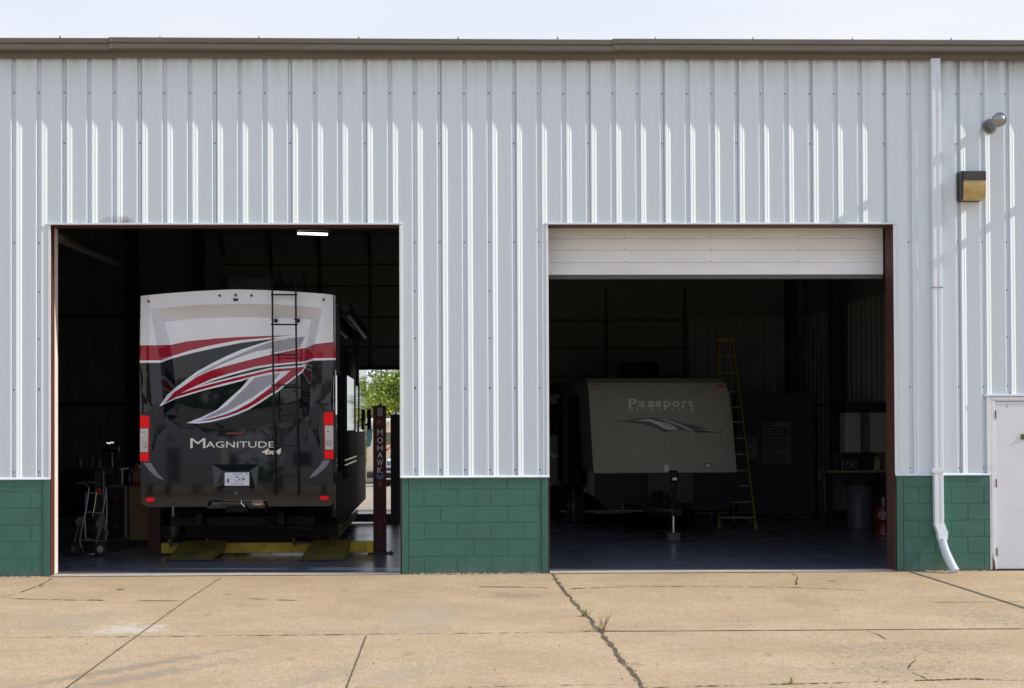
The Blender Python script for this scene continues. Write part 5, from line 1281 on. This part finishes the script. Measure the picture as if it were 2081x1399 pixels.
# LP bottles cover omitted in the photograph; stabiliser plates and stickers
mb = MB()
for u_, v_, s_, c_ in ((1271.5, 1028.5, .055, M('teal_sticker', (.10, .36, .33), .5, var=.3, vs=60)), (1306.5, 1030.5, .032, M('yellow_sticker', (.45, .42, .03), .5))):
    p = at(u_, v_, YT); mb.box(p.x-s_, p.x+s_, YT+.012, YT+.0185, p.z-s_*.75, p.z+s_*.75, c_)
mb.build('sticker', tr)
mb = MB()
for a_, b_ in ((1212, 1285), (1415, 1480)):
    p = at(a_, 1044, YT+.6); q = at(b_, 1041, YT+.6); mb.bbox(p.x, q.x, YT+.6, YT+.9, p.z, q.z, M('pale_step_board', (.14, .14, .14), .5), b=.004)
mb.build('stabiliser', tr)
for y in (8.6, 9.5):
    for x in (x0t+.1, x1t-.35): wheel(x+sh*.5, y, .33, .33, .2, tr, ax=-1 if x < (x0t+x1t)/2 else 1)
mb = MB(); p, q = at(1262, 768, YT+2), at(1340, 736, YT+2); mb.bbox(p.x, q.x, YT+2, YT+2.8, p.z-.02, q.z, m_fr, b=.08, seg=3); q2 = at(1245, 760, YT+2); mb.bbox(q2.x, p.x, YT+2.1, YT+2.6, p.z, q2.z, m_tool, b=.02); mb.build('air_conditioner', tr, smooth=40)
mb = MB()
mb.lathe((Ls[5].x-.02, YT+.5, at(1199, 999, YT).z), (-1, 0, 0), [(0, 0), (.025, 0), (.022, .02), (0, .024)], m_chrome, n=12); mb.build('side_latch', tr)
mb = MB(); xs_ = Ls[5].x-.12; mb.bbox(xs_-.12, xs_+.1, YT+1.5, YT+4.4, .75, 2.35, m_ts, b=.02); mb.build('slide_out', tr)
# second camper behind to the left
Y2 = 9.9
tr2 = thing('camper', 'pale camper with dark rounded window, mostly hidden behind the middle pillar', 'camper', (PX(1060, Y2), Y2, 0))
p, q = at(985, 990, Y2), at(1143, 800, Y2); mb = MB(); mb.bbox(p.x, q.x, Y2, Y2+2.2, p.z, q.z, M('camper_white', (.30, .30, .30), .4), b=.06, seg=3); mb.build('body', tr2, smooth=40)
p, q = at(1100, 885, Y2), at(1134, 820, Y2); mb = MB(); mb.bbox(p.x, q.x, Y2-.012, Y2, p.z, q.z, m_tint, b=.05, seg=3); mb.build('window', tr2)
mb = MB(); dec(sm([(1090, 918), (1120, 920), (1144, 926), (1144, 932), (1118, 929), (1090, 926)], 2), Y2-.001, m_decm, mb); mb.build('stripe_decal', tr2)
mb = MB(); p, q = at(985, 1020, Y2), at(1143, 990.5, Y2); mb.box(p.x, q.x, Y2+.05, Y2+2.1, p.z, q.z, m_tb); mb.build('lower_panel', tr2)
wheel(PX(1128, Y2), Y2+.6, .33, .33, .22, tr2)
# ------------------------------------------------------------------ step ladder
yl0 = gr(1534, 1075).y
sl2 = thing('step_ladder', 'tall yellow step ladder open beside the travel trailer', 'step ladder', (PX(1500, yl0), yl0, 0))
m_fib = M('yellow_fibreglass', (.20, .18, .015), .5, var=.15); m_alu = M('dull_aluminium', (.25, .26, .26), .45, .4); m_lred = M('red_ladder_foot', (.3, .02, .02), .5)
dx_ = .10
FL, FR = gr(1449, 1075), gr(1536, 1075); FL.x += dx_
Tl, Tr_ = at(1455, 694, yl0+.75), at(1489, 694, yl0+.75); Tl.x += .06
def bar(p, q, w_, d_, mat, mb):
    p, q = Vector(p), Vector(q); a_ = (q-p).normalized(); x = Vector((1, 0, 0)); y = a_.cross(x).normalized()
    vs = []
    for c in (p, q):
        for sx_, sy_ in ((-1, -1), (1, -1), (1, 1), (-1, 1)): vs.append(c+x*sx_*w_/2+y*sy_*d_/2)
    mb.add(vs, [(0, 1, 2, 3), (7, 6, 5, 4)]+[(i, (i+1) % 4, 4+(i+1) % 4, 4+i) for i in range(4)], mat)
for P_, Q_ in ((FL, Tl), (FR, Tr_)):
    mb = MB(); bar(P_, Q_, .028, .075, m_fib, mb); mb.build('rail', sl2)
for i, v_ in enumerate((725, 757.5, 796, 827.5, 859.5, 891, 923.5, 956, 988.5, 1021.5, 1053)):
    p = FL.lerp(Tl, 0)
    # height of this step on the sloping rails
    t = None
    for k in range(200):
        q = FR.lerp(Tr_, k/199); d_ = q-CAM_P; 
        if (CY-F_PX*d_.dot(u2)/d_.dot(fw)) <= v_: t = k/199; break
    if t is None: continue
    a_, b_ = FL.lerp(Tl, t), FR.lerp(Tr_, t)
    mb = MB(); mb.bbox(a_.x+.012, b_.x-.012, a_.y-.035, a_.y+.045, a_.z-.022, a_.z+.006, m_alu, b=.004); mb.build('step', sl2)
mb = MB(); mb.bbox(Tl.x-.03, Tr_.x+.03, Tl.y-.08, Tl.y+.18, Tl.z-.02, Tl.z+.05, m_fib, b=.01); mb.build('top_cap', sl2)
mb = MB(); mb.box(Tl.x-.025, Tl.x-.0, Tl.y-.06, Tl.y+.1, Tl.z-.24, Tl.z-.021, m_lred); mb.box(Tr_.x, Tr_.x+.025, Tl.y-.06, Tl.y+.1, Tl.z-.24, Tl.z-.021, m_lred); mb.build('top_bracket', sl2)
BL_, BR_ = FL+Vector((.12, 1.35, 0)), FR+Vector((-.10, 1.35, 0))
for P_, Q_ in ((BL_, Tl+Vector((.02, .15, 0))), (BR_, Tr_+Vector((-.02, .15, 0)))):
    mb = MB(); bar(P_, Q_, .025, .05, m_fib, mb); mb.build('rear_rail', sl2)
for P_ in (FL, FR): mb = MB(); mb.bbox(P_.x-.03, P_.x+.03, P_.y-.05, P_.y+.05, .006, .07, m_fib, b=.008); mb.build('foot', sl2)
mb = MB()
mb.tube([FL+Vector((.03, -.01, .10)), FL+Vector((.14, 0, .19))], .012, m_fib, n=6); mb.tube([FR+Vector((-.03, -.01, .10)), FR+Vector((-.14, 0, .19))], .012, m_fib, n=6); mb.build('brace', sl2)
mb = MB()
for v_, k in ((765, 0), (902, 1)): a_ = at(1488+k*12, v_-3, yl0+.55-.3*k); b_ = at(1494+k*18, v_+5, yl0+.7-.3*k); mb.tube([a_, b_], .010, m_chrome, n=6)
mb.build('spreader', sl2)
# ------------------------------------------------------------------ right bay contents
YC = gr(1580, 1047).y
m_cab = M('blue_grey_cabinet', (.070, .075, .095), .5, var=.06)
cb = thing('storage_cabinet', 'large blue grey steel cabinet carrying two posters behind the step ladder', 'cabinet', (PX(1577, YC), YC, 0))
B(1498, 1655, 798, 1046, YC, .55, m_cab, b=.01).build('cabinet_body', cb)
mb = MB(); p = at(1576, 1046, YC); q = at(1577, 800, YC); mb.box(p.x-.004, p.x+.004, YC-.004, YC, .02, q.z, m_tool); mb.build('door_gap', cb)
for v_ in (850, 960): mb = MB(); p = at(1651, v_, YC); mb.tube([(p.x, YC-.01, p.z-.05), (p.x, YC-.01, p.z+.05)], .012, m_black); mb.build('hinge', cb)
p = at(1621, 958, YC); mb = MB(); mb.lathe((p.x, YC, p.z), (0, -1, 0), [(.02, 0), (.02, .03), (0, .032)], m_black, n=10); mb.build('knob', cb)
m_pap = M('poster_paper', (.27, .25, .29), .6, var=.08); m_ink = M('poster_ink', (.03, .03, .035), .6); m_rink = M('poster_red', (.22, .03, .06), .6)
def poster(u0, u1, v0, v1, label, lines):
    p, q = at(u0, v1, YC), at(u1, v0, YC); mb = MB(); mb.box(p.x, q.x, YC-.008, YC-.003, p.z, q.z, m_pap)
    for (f0, f1, g0, g1, mt) in lines:
        mb.box(p.x+(q.x-p.x)*f0, p.x+(q.x-p.x)*f1, YC-.0095, YC-.0082, q.z-(q.z-p.z)*g0, q.z-(q.z-p.z)*g1, mt)
    o = mb.build('poster'); off = Vector(((p.x+q.x)/2, YC-.005, (p.z+q.z)/2))
    for v in o.data.vertices: v.co -= off
    o.location = off; return tag(o, label, 'poster', 'posters on the cabinet')
ln_ = []; rnd = random.Random(2)
for i, (g, wdt) in enumerate(((.12, .9), (.19, .86), (.245, .9), (.32, .9), (.40, .6), (.465, .92), (.535, .9), (.60, .8), (.665, .55), (.73, .45), (.80, 0), (.87, .9), (.94, .88))):
    x = .05
    while x < wdt:
        l_ = rnd.uniform(.04, .12); ln_.append((x, min(x+l_, .95), g, g+.033, m_ink)); x += l_+.018
ln_.append((.05, .95, .795, .825, m_rink)); ln_.append((.05, .42, .035, .075, m_ink))
poster(1550, 1606, 858, 943, 'large white poster with rows of dark text on the blue grey cabinet', ln_)
ln2 = [(.1+.05*(i % 4)+.2*rnd.random(), .35+.5*rnd.random(), g, g+.07, m_ink) for i, g in enumerate((.1, .2, .3, .55, .66, .78))]
poster(1518, 1540, 889, 933, 'small poster with dark pictures between the ladder and the large poster', ln2)
# side shelf, wall cabinets, bench, bin, red drum, bottles
YSd = 8.2
def XS(u, Y): return PX(u, Y)
shf = thing('wall_shelf', 'dark wall shelf with small glinting things above the pale wall cabinets', 'shelf', (7.5, 7.5, PZ(826, 7.5)))
z_ = PZ(824, 7.4); mb = MB(); mb.bbox(XS(1706, 7.4), 7.82, 6.9, 9.2, z_-.02, z_+.02, m_tool, b=.004); mb.build('shelf_board', shf)
mb = MB(); mb.bbox(XS(1706, 7.4), 7.82, 6.95, 7.0, z_-.16, z_-.021, m_tool, b=.004); mb.build('bracket', shf)
wc_m = M('pale_wall_cabinet', (.27, .27, .25), .5, var=.06)
YW = 6.7; XWR = 7.83
for i, (u0, u1, lab) in enumerate(((1717.5, 1749, 'pale wall cabinet, left of the pair above the right workbench'), (1771, 1800, 'pale wall cabinet, right of the pair beside the door frame'))):
    t_ = thing('wall_cabinet', lab, 'wall cabinet', (PX(u0, YW), YW, PZ(920, YW)), 'pale wall cabinets')
    p, q = at(u0, 920, YW), at(u1+(15 if i else 0), 839, YW)
    mb = MB(); mb.bbox(p.x, q.x, YW, YW+.3, p.z, q.z, wc_m, b=.006); mb.build('cabinet_body', t_)
    mb = MB(); mb.bbox(p.x+.01, q.x-.01, YW-.02, YW-.001, p.z+.01, q.z-.01, wc_m, b=.006); mb.build('cabinet_door', t_)
wb2 = thing('workbench', 'workbench with clutter near the right edge of the right doorway', 'workbench', (PX(1740, 7.0), 7.0, 0))
z2 = PZ(961, 7.0); mb = MB(); mb.bbox(PX(1680, 7.0), 7.8, 6.9, 7.6, z2-.03, z2+.01, m_bench, b=.004); mb.build('bench_top', wb2)
for u_ in (1686, 1790): mb = MB(); mb.box(PX(u_, 7)-.05, PX(u_, 7)+.05, 6.98, 7.08, .006, z2-.032, m_tool); mb.build('leg', wb2)
mb = MB(); mb.box(PX(1690, 7), 7.78, 7.5, 7.52, .3, z2-.032, M('bench_back', (.09, .09, .10), .6)); mb.build('back_panel', wb2)
mb = MB(); mb.bbox(PX(1706, 7.2), 7.8, 7.58, 7.62, z2+.012, PZ(923, 7.6), M('bench_backboard', (.03, .03, .03), .5), b=.003); mb.build('backboard', wb2)
rb = thing('parts_box', 'box with scribbled white print standing on the right workbench', 'box', (PX(1728, 7.1), 7.1, z2+.01)); p, q = at(1711, 959, 7.1), at(1746, 933, 7.1)
mb = MB(); mb.bbox(p.x, q.x, 7.1, 7.3, z2+.012, q.z, m_tool, b=.01); mb.build('box_body', rb)
mb = MB()
for i in range(60):
    x = rnd.uniform(p.x+.03, q.x-.04); z = rnd.uniform(z2+.04, q.z-.03); mb.box(x, x+rnd.uniform(.004, .02), 7.098-i*1e-5, 7.0998, z, z+rnd.uniform(.004, .014), m_pap)
mb.build('scribble', rb)
m_spr = M('spray_white', (.24, .26, .24), .4); m_sprr = M('spray_red', (.26, .04, .03), .4); m_spry = M('spray_yellow', (.26, .24, .06), .4)
for u_, mt, lab in ((1779.5, m_spry, 'yellowish spray bottle on the right workbench, left of three'), (1784, m_spr, 'white spray bottle between two others on the right workbench'), (1788, m_sprr, 'red spray bottle on the right workbench, right of three')):
    o = bottle(u_, 960, 932, 7.05, .028, mt, lab, 'spray_bottle', 'spray bottles on the right workbench'); o.location.z = z2+.011
bn = gr(1756, 1075); tb_ = thing('trash_can', 'grey round trash can with black liner rim beneath the right workbench', 'trash can', bn)
m_can = M('grey_can_plastic', (.10, .105, .125), .4)
hcan = PZ(983, bn.y); mb = MB(); mb.lathe((bn.x, bn.y+.25, 0.006), (0, 0, 1), [(0, 0), (.21, 0), (.235, hcan*.5), (.255, hcan-.05), (.27, hcan-.03), (.27, hcan), (.24, hcan)], m_can, n=28); mb.build('can_body', tb_, smooth=40)
mb = MB(); mb.lathe((bn.x, bn.y+.25, hcan-.07), (0, 0, 1), [(.262, 0), (.28, .03), (.285, .09), (.25, .095), (.22, .0)], m_black, n=28); mb.build('liner', tb_, smooth=60)
dr_ = gr(1800, 1090); dd = thing('oil_drum', 'red round oil canister with white lettering at the right jamb', 'oil drum', dr_)
h_ = PZ(1035, dr_.y); m_drum = M('red_drum', (.13, .006, .010), .35)
mb = MB(); mb.lathe((dr_.x+.05, dr_.y+.2, .006), (0, 0, 1), [(0, 0), (.17, 0), (.175, .01), (.17, .03), (.17, h_*.5), (.175, h_*.52), (.17, h_*.55), (.17, h_-.02), (.175, h_), (.15, h_), (0, h_-.01)], m_drum, n=28); mb.build('drum_body', dd, smooth=40)
mb = MB(); mb.lathe((dr_.x+.05, dr_.y+.2, h_), (0, 0, 1), [(.12, 0), (.12, .15), (.14, .16), (.05, .2), (0, .21)], m_tool, n=20); mb.build('pump_head', dd, smooth=40)
mb = MB(); cxd, cyd = dr_.x+.05, dr_.y+.2
def cyl(a, b, front, z0, z1, a0, a1):
    an = a0+(a1-a0)*a; r_ = .1735 if front else .1715; return Vector((cxd+math.sin(an)*r_, cyd-math.cos(an)*r_, z0+(z1-z0)*b))
for i in range(6):
    a0 = -.95+i*.17
    for f0, f1, z0, z1 in ((0, .35, 0, 1), (.35, 1, .8, 1), (.65, 1, .1, .8), (.35, .7, 0, .15)) if i % 2 else ((0, .4, 0, 1), (.4, 1, .42, .6), (.6, 1, 0, .42), (.6, 1, .6, 1)):
        P_ = [cyl(f, z, 1, h_*.62, h_*.82, a0, a0+.13) for f, z in ((f0, z0), (f1, z0), (f1, z1), (f0, z1))]; mb.add(P_, [(0, 1, 2, 3)], m_pap)
mb.build('drum_print', dd, fix=False)
for i, (u_, v_, lab) in enumerate(((1677, 1047, 'orange canister in the dark under the right workbench, left of two'), (1699, 1056, 'orange canister in the dark under the right workbench, right of two'))):
    p = gr(u_, v_); mb = MB(); mb.lathe((0, 0, .006), (0, 0, 1), [(0, 0), (.1, 0), (.1, .22), (.05, .27), (.05, .3), (0, .3)], M('dim_orange', (.20, .05, .015), .5), n=16); o = mb.build('canister', smooth=40); o.location = p; tag(o, lab, 'canister', 'orange canisters under the workbench')
bx = B(1662, 1671, 955, 975, YC-.2, .06, m_pap); o = bx.build('wall_switch'); off = Vector((PX(1666, YC-.2), YC-.2, PZ(965, YC-.2)))
for v in o.data.vertices: v.co -= off
o.location = off; tag(o, 'small pale switch plate beside the blue grey cabinet', 'switch plate')

# ------------------------------------------------------------------ beyond the back door
m_bark = M('bark', (.09, .07, .05), .9, var=.3, vs=12)
def leafmat(name, c, c2): 
    mt = M(name, c, .6, var=.2, vs=.9, dark=c2); return mt
m_lf1 = leafmat('leaf_green', (.30, .42, .04), (.10, .17, .03)); m_lf2 = leafmat('leaf_yellow_green', (.42, .44, .05), (.20, .25, .04)); m_lf3 = leafmat('leaf_dark', (.09, .14, .04), (.04, .08, .025))
def tree(x, y, z0, h, r, label, mats, n=5200, ls=.10, seed=1, zlow=.15, group='trees beyond the back lot'):
    rnd = random.Random(seed); t_ = thing('tree', label, 'tree', (x, y, z0), group)
    mb = MB(); top = Vector((x+rnd.uniform(-.3, .3), y, z0+h*.8))
    tr_ = [Vector((x, y, z0)).lerp(top, k/6)+Vector((rnd.uniform(-.08, .08), rnd.uniform(-.08, .08), 0)) for k in range(7)]
    mb.tube(tr_, [h*.03*(1-k*.14) for k in range(7)], m_bark, n=8)
    cl = []
    for i in range(34):
        a = rnd.uniform(0, 6.283); f = rnd.uniform(zlow, 1)**.9; rr = r*math.sqrt(max(.05, 1-(2*abs(f-.45))**2))*rnd.uniform(.35, 1)
        c = Vector((x+math.cos(a)*rr, y+math.sin(a)*rr, z0+h*f)); cl.append((c, r*rnd.uniform(.16, .36)))
        if i % 3 == 0:
            s0 = tr_[min(5, int(f*5))]; mb.tube([s0, s0.lerp(c, .5)+Vector((0, 0, .1)), c], [h*.01, h*.007, h*.003], m_bark, n=5)
    mb.build('trunk', t_)
    mb = MB()
    for i in range(n):
        c, s_ = cl[rnd.randrange(len(cl))]
        d = Vector((rnd.gauss(0, 1), rnd.gauss(0, 1), rnd.gauss(0, .8))); d = d.normalized()*s_*rnd.random()**.35
        p = c+d; a = Vector((rnd.gauss(0, 1), rnd.gauss(0, 1), rnd.gauss(0, 1))).normalized(); b = a.cross(Vector((rnd.gauss(0, 1), rnd.gauss(0, 1), rnd.gauss(0, 1)))).normalized(); l_ = ls*rnd.uniform(.6, 1.4)
        mb.add([p-a*l_, p+b*l_*.5, p+a*l_, p-b*l_*.5], [(0, 1, 2, 3)], mats[(rnd.random() < .3)+(0 if c.z > z0+h*.4 else 0)])
    mb.build('crown', t_, fix=False); return t_
def zg(y):
    for i in range(len(ys)-1):
        if ys[i] <= y <= ys[i+1]: t = (y-ys[i])/(ys[i+1]-ys[i]); return zsl[i]+t*(zsl[i+1]-zsl[i])
    return -1.5
def TR(u_, Y, vtop, r, label, mats, **k): z = zg(Y); x = PX(u_, Y); return tree(x, Y, z, PZ(vtop, Y)-z, r, label, mats, **k)
TR(852, 66, 715, 3.2, 'bright yellow green tree rising highest behind the parked vehicles', [m_lf1, m_lf2], n=15000, ls=.11, seed=3, zlow=.1)
TR(797, 78, 812, 2.4, 'olive green bushy tree left of the tallest tree', [m_lf2, m_lf1], n=9000, ls=.12, seed=4, zlow=.08)
TR(765, 92, 822, 2.6, 'dark green tree low behind the camper van', [m_lf1, m_lf3], n=7000, ls=.13, seed=5, zlow=.05)
TR(735, 150, 800, 5.5, 'hazy far green tree at the left of the back opening', [m_lf3, m_lf1], n=7000, ls=.2, seed=6, zlow=.05)
TR(762, 190, 815, 7, 'distant dark tree at the horizon behind the others', [m_lf3, m_lf1], n=7000, ls=.26, seed=8, zlow=.05)
TR(880, 84, 740, 4.0, 'full green tree right of the tallest tree, behind the pillar', [m_lf1, m_lf3], n=6000, ls=.14, seed=9, zlow=.05)
TR(700, 120, 790, 5, 'green tree mirrored in the motorhome side at left', [m_lf1, m_lf3], n=5000, ls=.2, seed=10, zlow=.05)
# parked vehicles on the back lot
m_cream = M('cream_paint', (.66, .58, .46), .35, var=.05, coat=.3); m_wh = M('white_paint', (.72, .74, .76), .3, var=.04, coat=.4); m_glass = M('blue_green_glass', (.05, .13, .14), .06, var=.1, spec=.8)
Yv = 56; zv = zg(Yv)
v1 = thing('camper_van', 'cream camper van with blue green windscreen behind the maroon lift post', 'camper van', (PX(757, Yv), Yv, zv))
def Q(u0, u1, v0, v1_, Y, dep, mat, b=.1): p, q = at(u0, v1_, Y), at(u1, v0, Y); mb = MB(); mb.bbox(p.x, q.x, Y, Y+dep, p.z, q.z, mat, b=b, seg=3); return mb
Q(722, 778, 851, 962, Yv, 6, m_cream, b=.18).build('body', v1, smooth=40); Q(720, 780, 850, 868, Yv-.15, 5.5, m_wh, b=.15).build('roof_cap', v1, smooth=40)
mb = MB(); P_ = [(728, 873), (756.5, 872), (756, 892), (752, 908), (728, 910)]; mb.prism([(at(u_, v_, Yv).x, at(u_, v_, Yv).z) for u_, v_ in P_], Yv-.03, Yv-.005, m_glass); mb.build('windscreen', v1)
Q(722, 780, 961, 972, Yv-.1, 5, m_black, b=.08).build('bumper', v1)
for u_ in (728, 772): wheel(PX(u_, Yv), Yv+.8, zv+.36, .36, .25, v1)
Yw = 60; zw = zg(Yw); v2 = thing('parked_motorhome', 'cream and white motorhome with red stripe between the two lift posts', 'motorhome', (PX(800, Yw), Yw, zw))
Q(779, 836, 856, 960, Yw, 8, m_cream, b=.12).build('body', v2, smooth=40); Q(777, 838, 850, 859, Yw-.1, 8, m_wh, b=.1).build('roof_cap', v2, smooth=40)
Q(783, 832, 879, 904, Yw-.03, .04, M('shaded_windscreen', (.14, .14, .12), .15), b=.02).build('windscreen', v2)
mb = MB(); dec([(783, 914), (790, 911), (794, 906), (794, 909), (790, 914), (783, 918)], Yw-.01, m_redp, mb); mb.build('stripe', v2)
Q(795, 815, 838, 851, Yw+1, 1.2, M('roof_unit_grey', (.17, .19, .2), .4), b=.15).build('air_conditioner', v2, smooth=40)
Yx = 47; zx = zg(Yx); v3 = thing('pickup_truck', 'white pickup truck facing us with blue oval badge between the lift posts', 'pickup truck', (PX(800, Yx), Yx, zx))
Q(783, 828, 933, 968, Yx, 4.5, m_wh, b=.15).build('body', v3, smooth=40)
mb = MB(); P_ = [(790, 934), (794, 913), (820, 912), (824, 934)]; mb.prism([(at(u_, v_, Yx+1.4).x, at(u_, v_, Yx+1.4).z) for u_, v_ in P_], Yx+1.4, Yx+3.2, m_wh); cabn = mb.build('cab', v3)
mb = MB(); P_ = [(792, 933), (795.5, 915), (818.5, 914), (822, 933)]; mb.prism([(at(u_, v_, Yx+1.35).x, at(u_, v_, Yx+1.35).z) for u_, v_ in P_], Yx+1.33, Yx+1.38, m_glass); mb.build('windscreen', cabn)
Q(786, 794, 938, 942, Yx-.04, .05, m_gray, b=.01).build('grille_bar', v3); Q(785, 826, 951, 957, Yx-.04, .05, m_black, b=.01).build('grille', v3)
Q(783, 828, 961, 974, Yx-.12, .3, m_tb, b=.05).build('bumper', v3); Q(783, 828, 972, 975, Yx-.14, .2, m_chrome, b=.02).build('bumper_trim', v3)
mb = MB(); p = at(789.5, 944, Yx-.05)
bmz = bmesh.new(); bmesh.ops.create_uvsphere(bmz, u_segments=14, v_segments=8, radius=1, matrix=Matrix.Translation(p) @ Matrix.Diagonal((.075, .03, .045, 1))); mb.frombm(bmz, M('blue_badge', (.03, .07, .3), .3)); mb.build('badge', v3)
for u_ in (787, 824): wheel(PX(u_, Yx), Yx+.7, zx+.38, .38, .25, v3)
mb = MB()
for dv in (0, 5): mb.tube([at(700, 783+dv, 100), at(760, 776+dv, 100), at(860, 763+dv, 100)], .02, m_black, n=4)
for x_ in (0,): pass
wr = mb.build('power_line'); tag(wr, 'two thin power lines crossing the sky beyond the back opening', 'power line')

# ------------------------------------------------------------------ across the yard behind the photographer (seen mirrored in the motorhome)
def yard_trailer(x, y, wdt, h, label):
    t_ = thing('yard_trailer', label, 'travel trailer', (x, y, 0), 'trailers mirrored in the motorhome')
    mb = MB(); mb.bbox(x, x+wdt, y-2.5, y, .55, h, m_wh, b=.12, seg=3); mb.build('body', t_, smooth=40)
    mb = MB(); mb.bbox(x+.5, x+1.4, y, y+.012, 1.5, 2.2, m_tint, b=.01); mb.build('window', t_)
    mb = MB(); mb.bbox(x+wdt*.55, x+wdt*.55+.7, y, y+.015, .7, 2.5, m_gray, b=.01); mb.build('door', t_)
    for k in (.4, .55): wheel(x+wdt*k, y-.3, .33, .33, .2, t_)
yard_trailer(-17, -52, 6.2, 3.1, 'white travel trailer with dark window across the yard, mirrored leftmost in the motorhome')
yard_trailer(-7.5, -50, 5.0, 2.9, 'short white travel trailer across the yard, mirrored in the middle of the motorhome')
yard_trailer(0, -53, 7.0, 3.2, 'long white travel trailer across the yard, mirrored right of the short one')
for i, (x_, h_, lab) in enumerate(((-24, 9, 'tall dark tree across the yard, leftmost in the mirrored row'), (-13, 7, 'lower dark tree across the yard behind the leftmost trailer'), (-3, 10, 'tallest dark tree across the yard behind the short trailer'), (7, 8, 'dark tree across the yard right of the tallest'), (18, 10, 'broad dark tree across the yard, rightmost in the mirrored row'))):
    tree(x_, -66, 0, h_, 4.2, lab, [m_lf3, m_lf1], n=2600, ls=.34, seed=40+i, zlow=.1, group='trees across the yard')
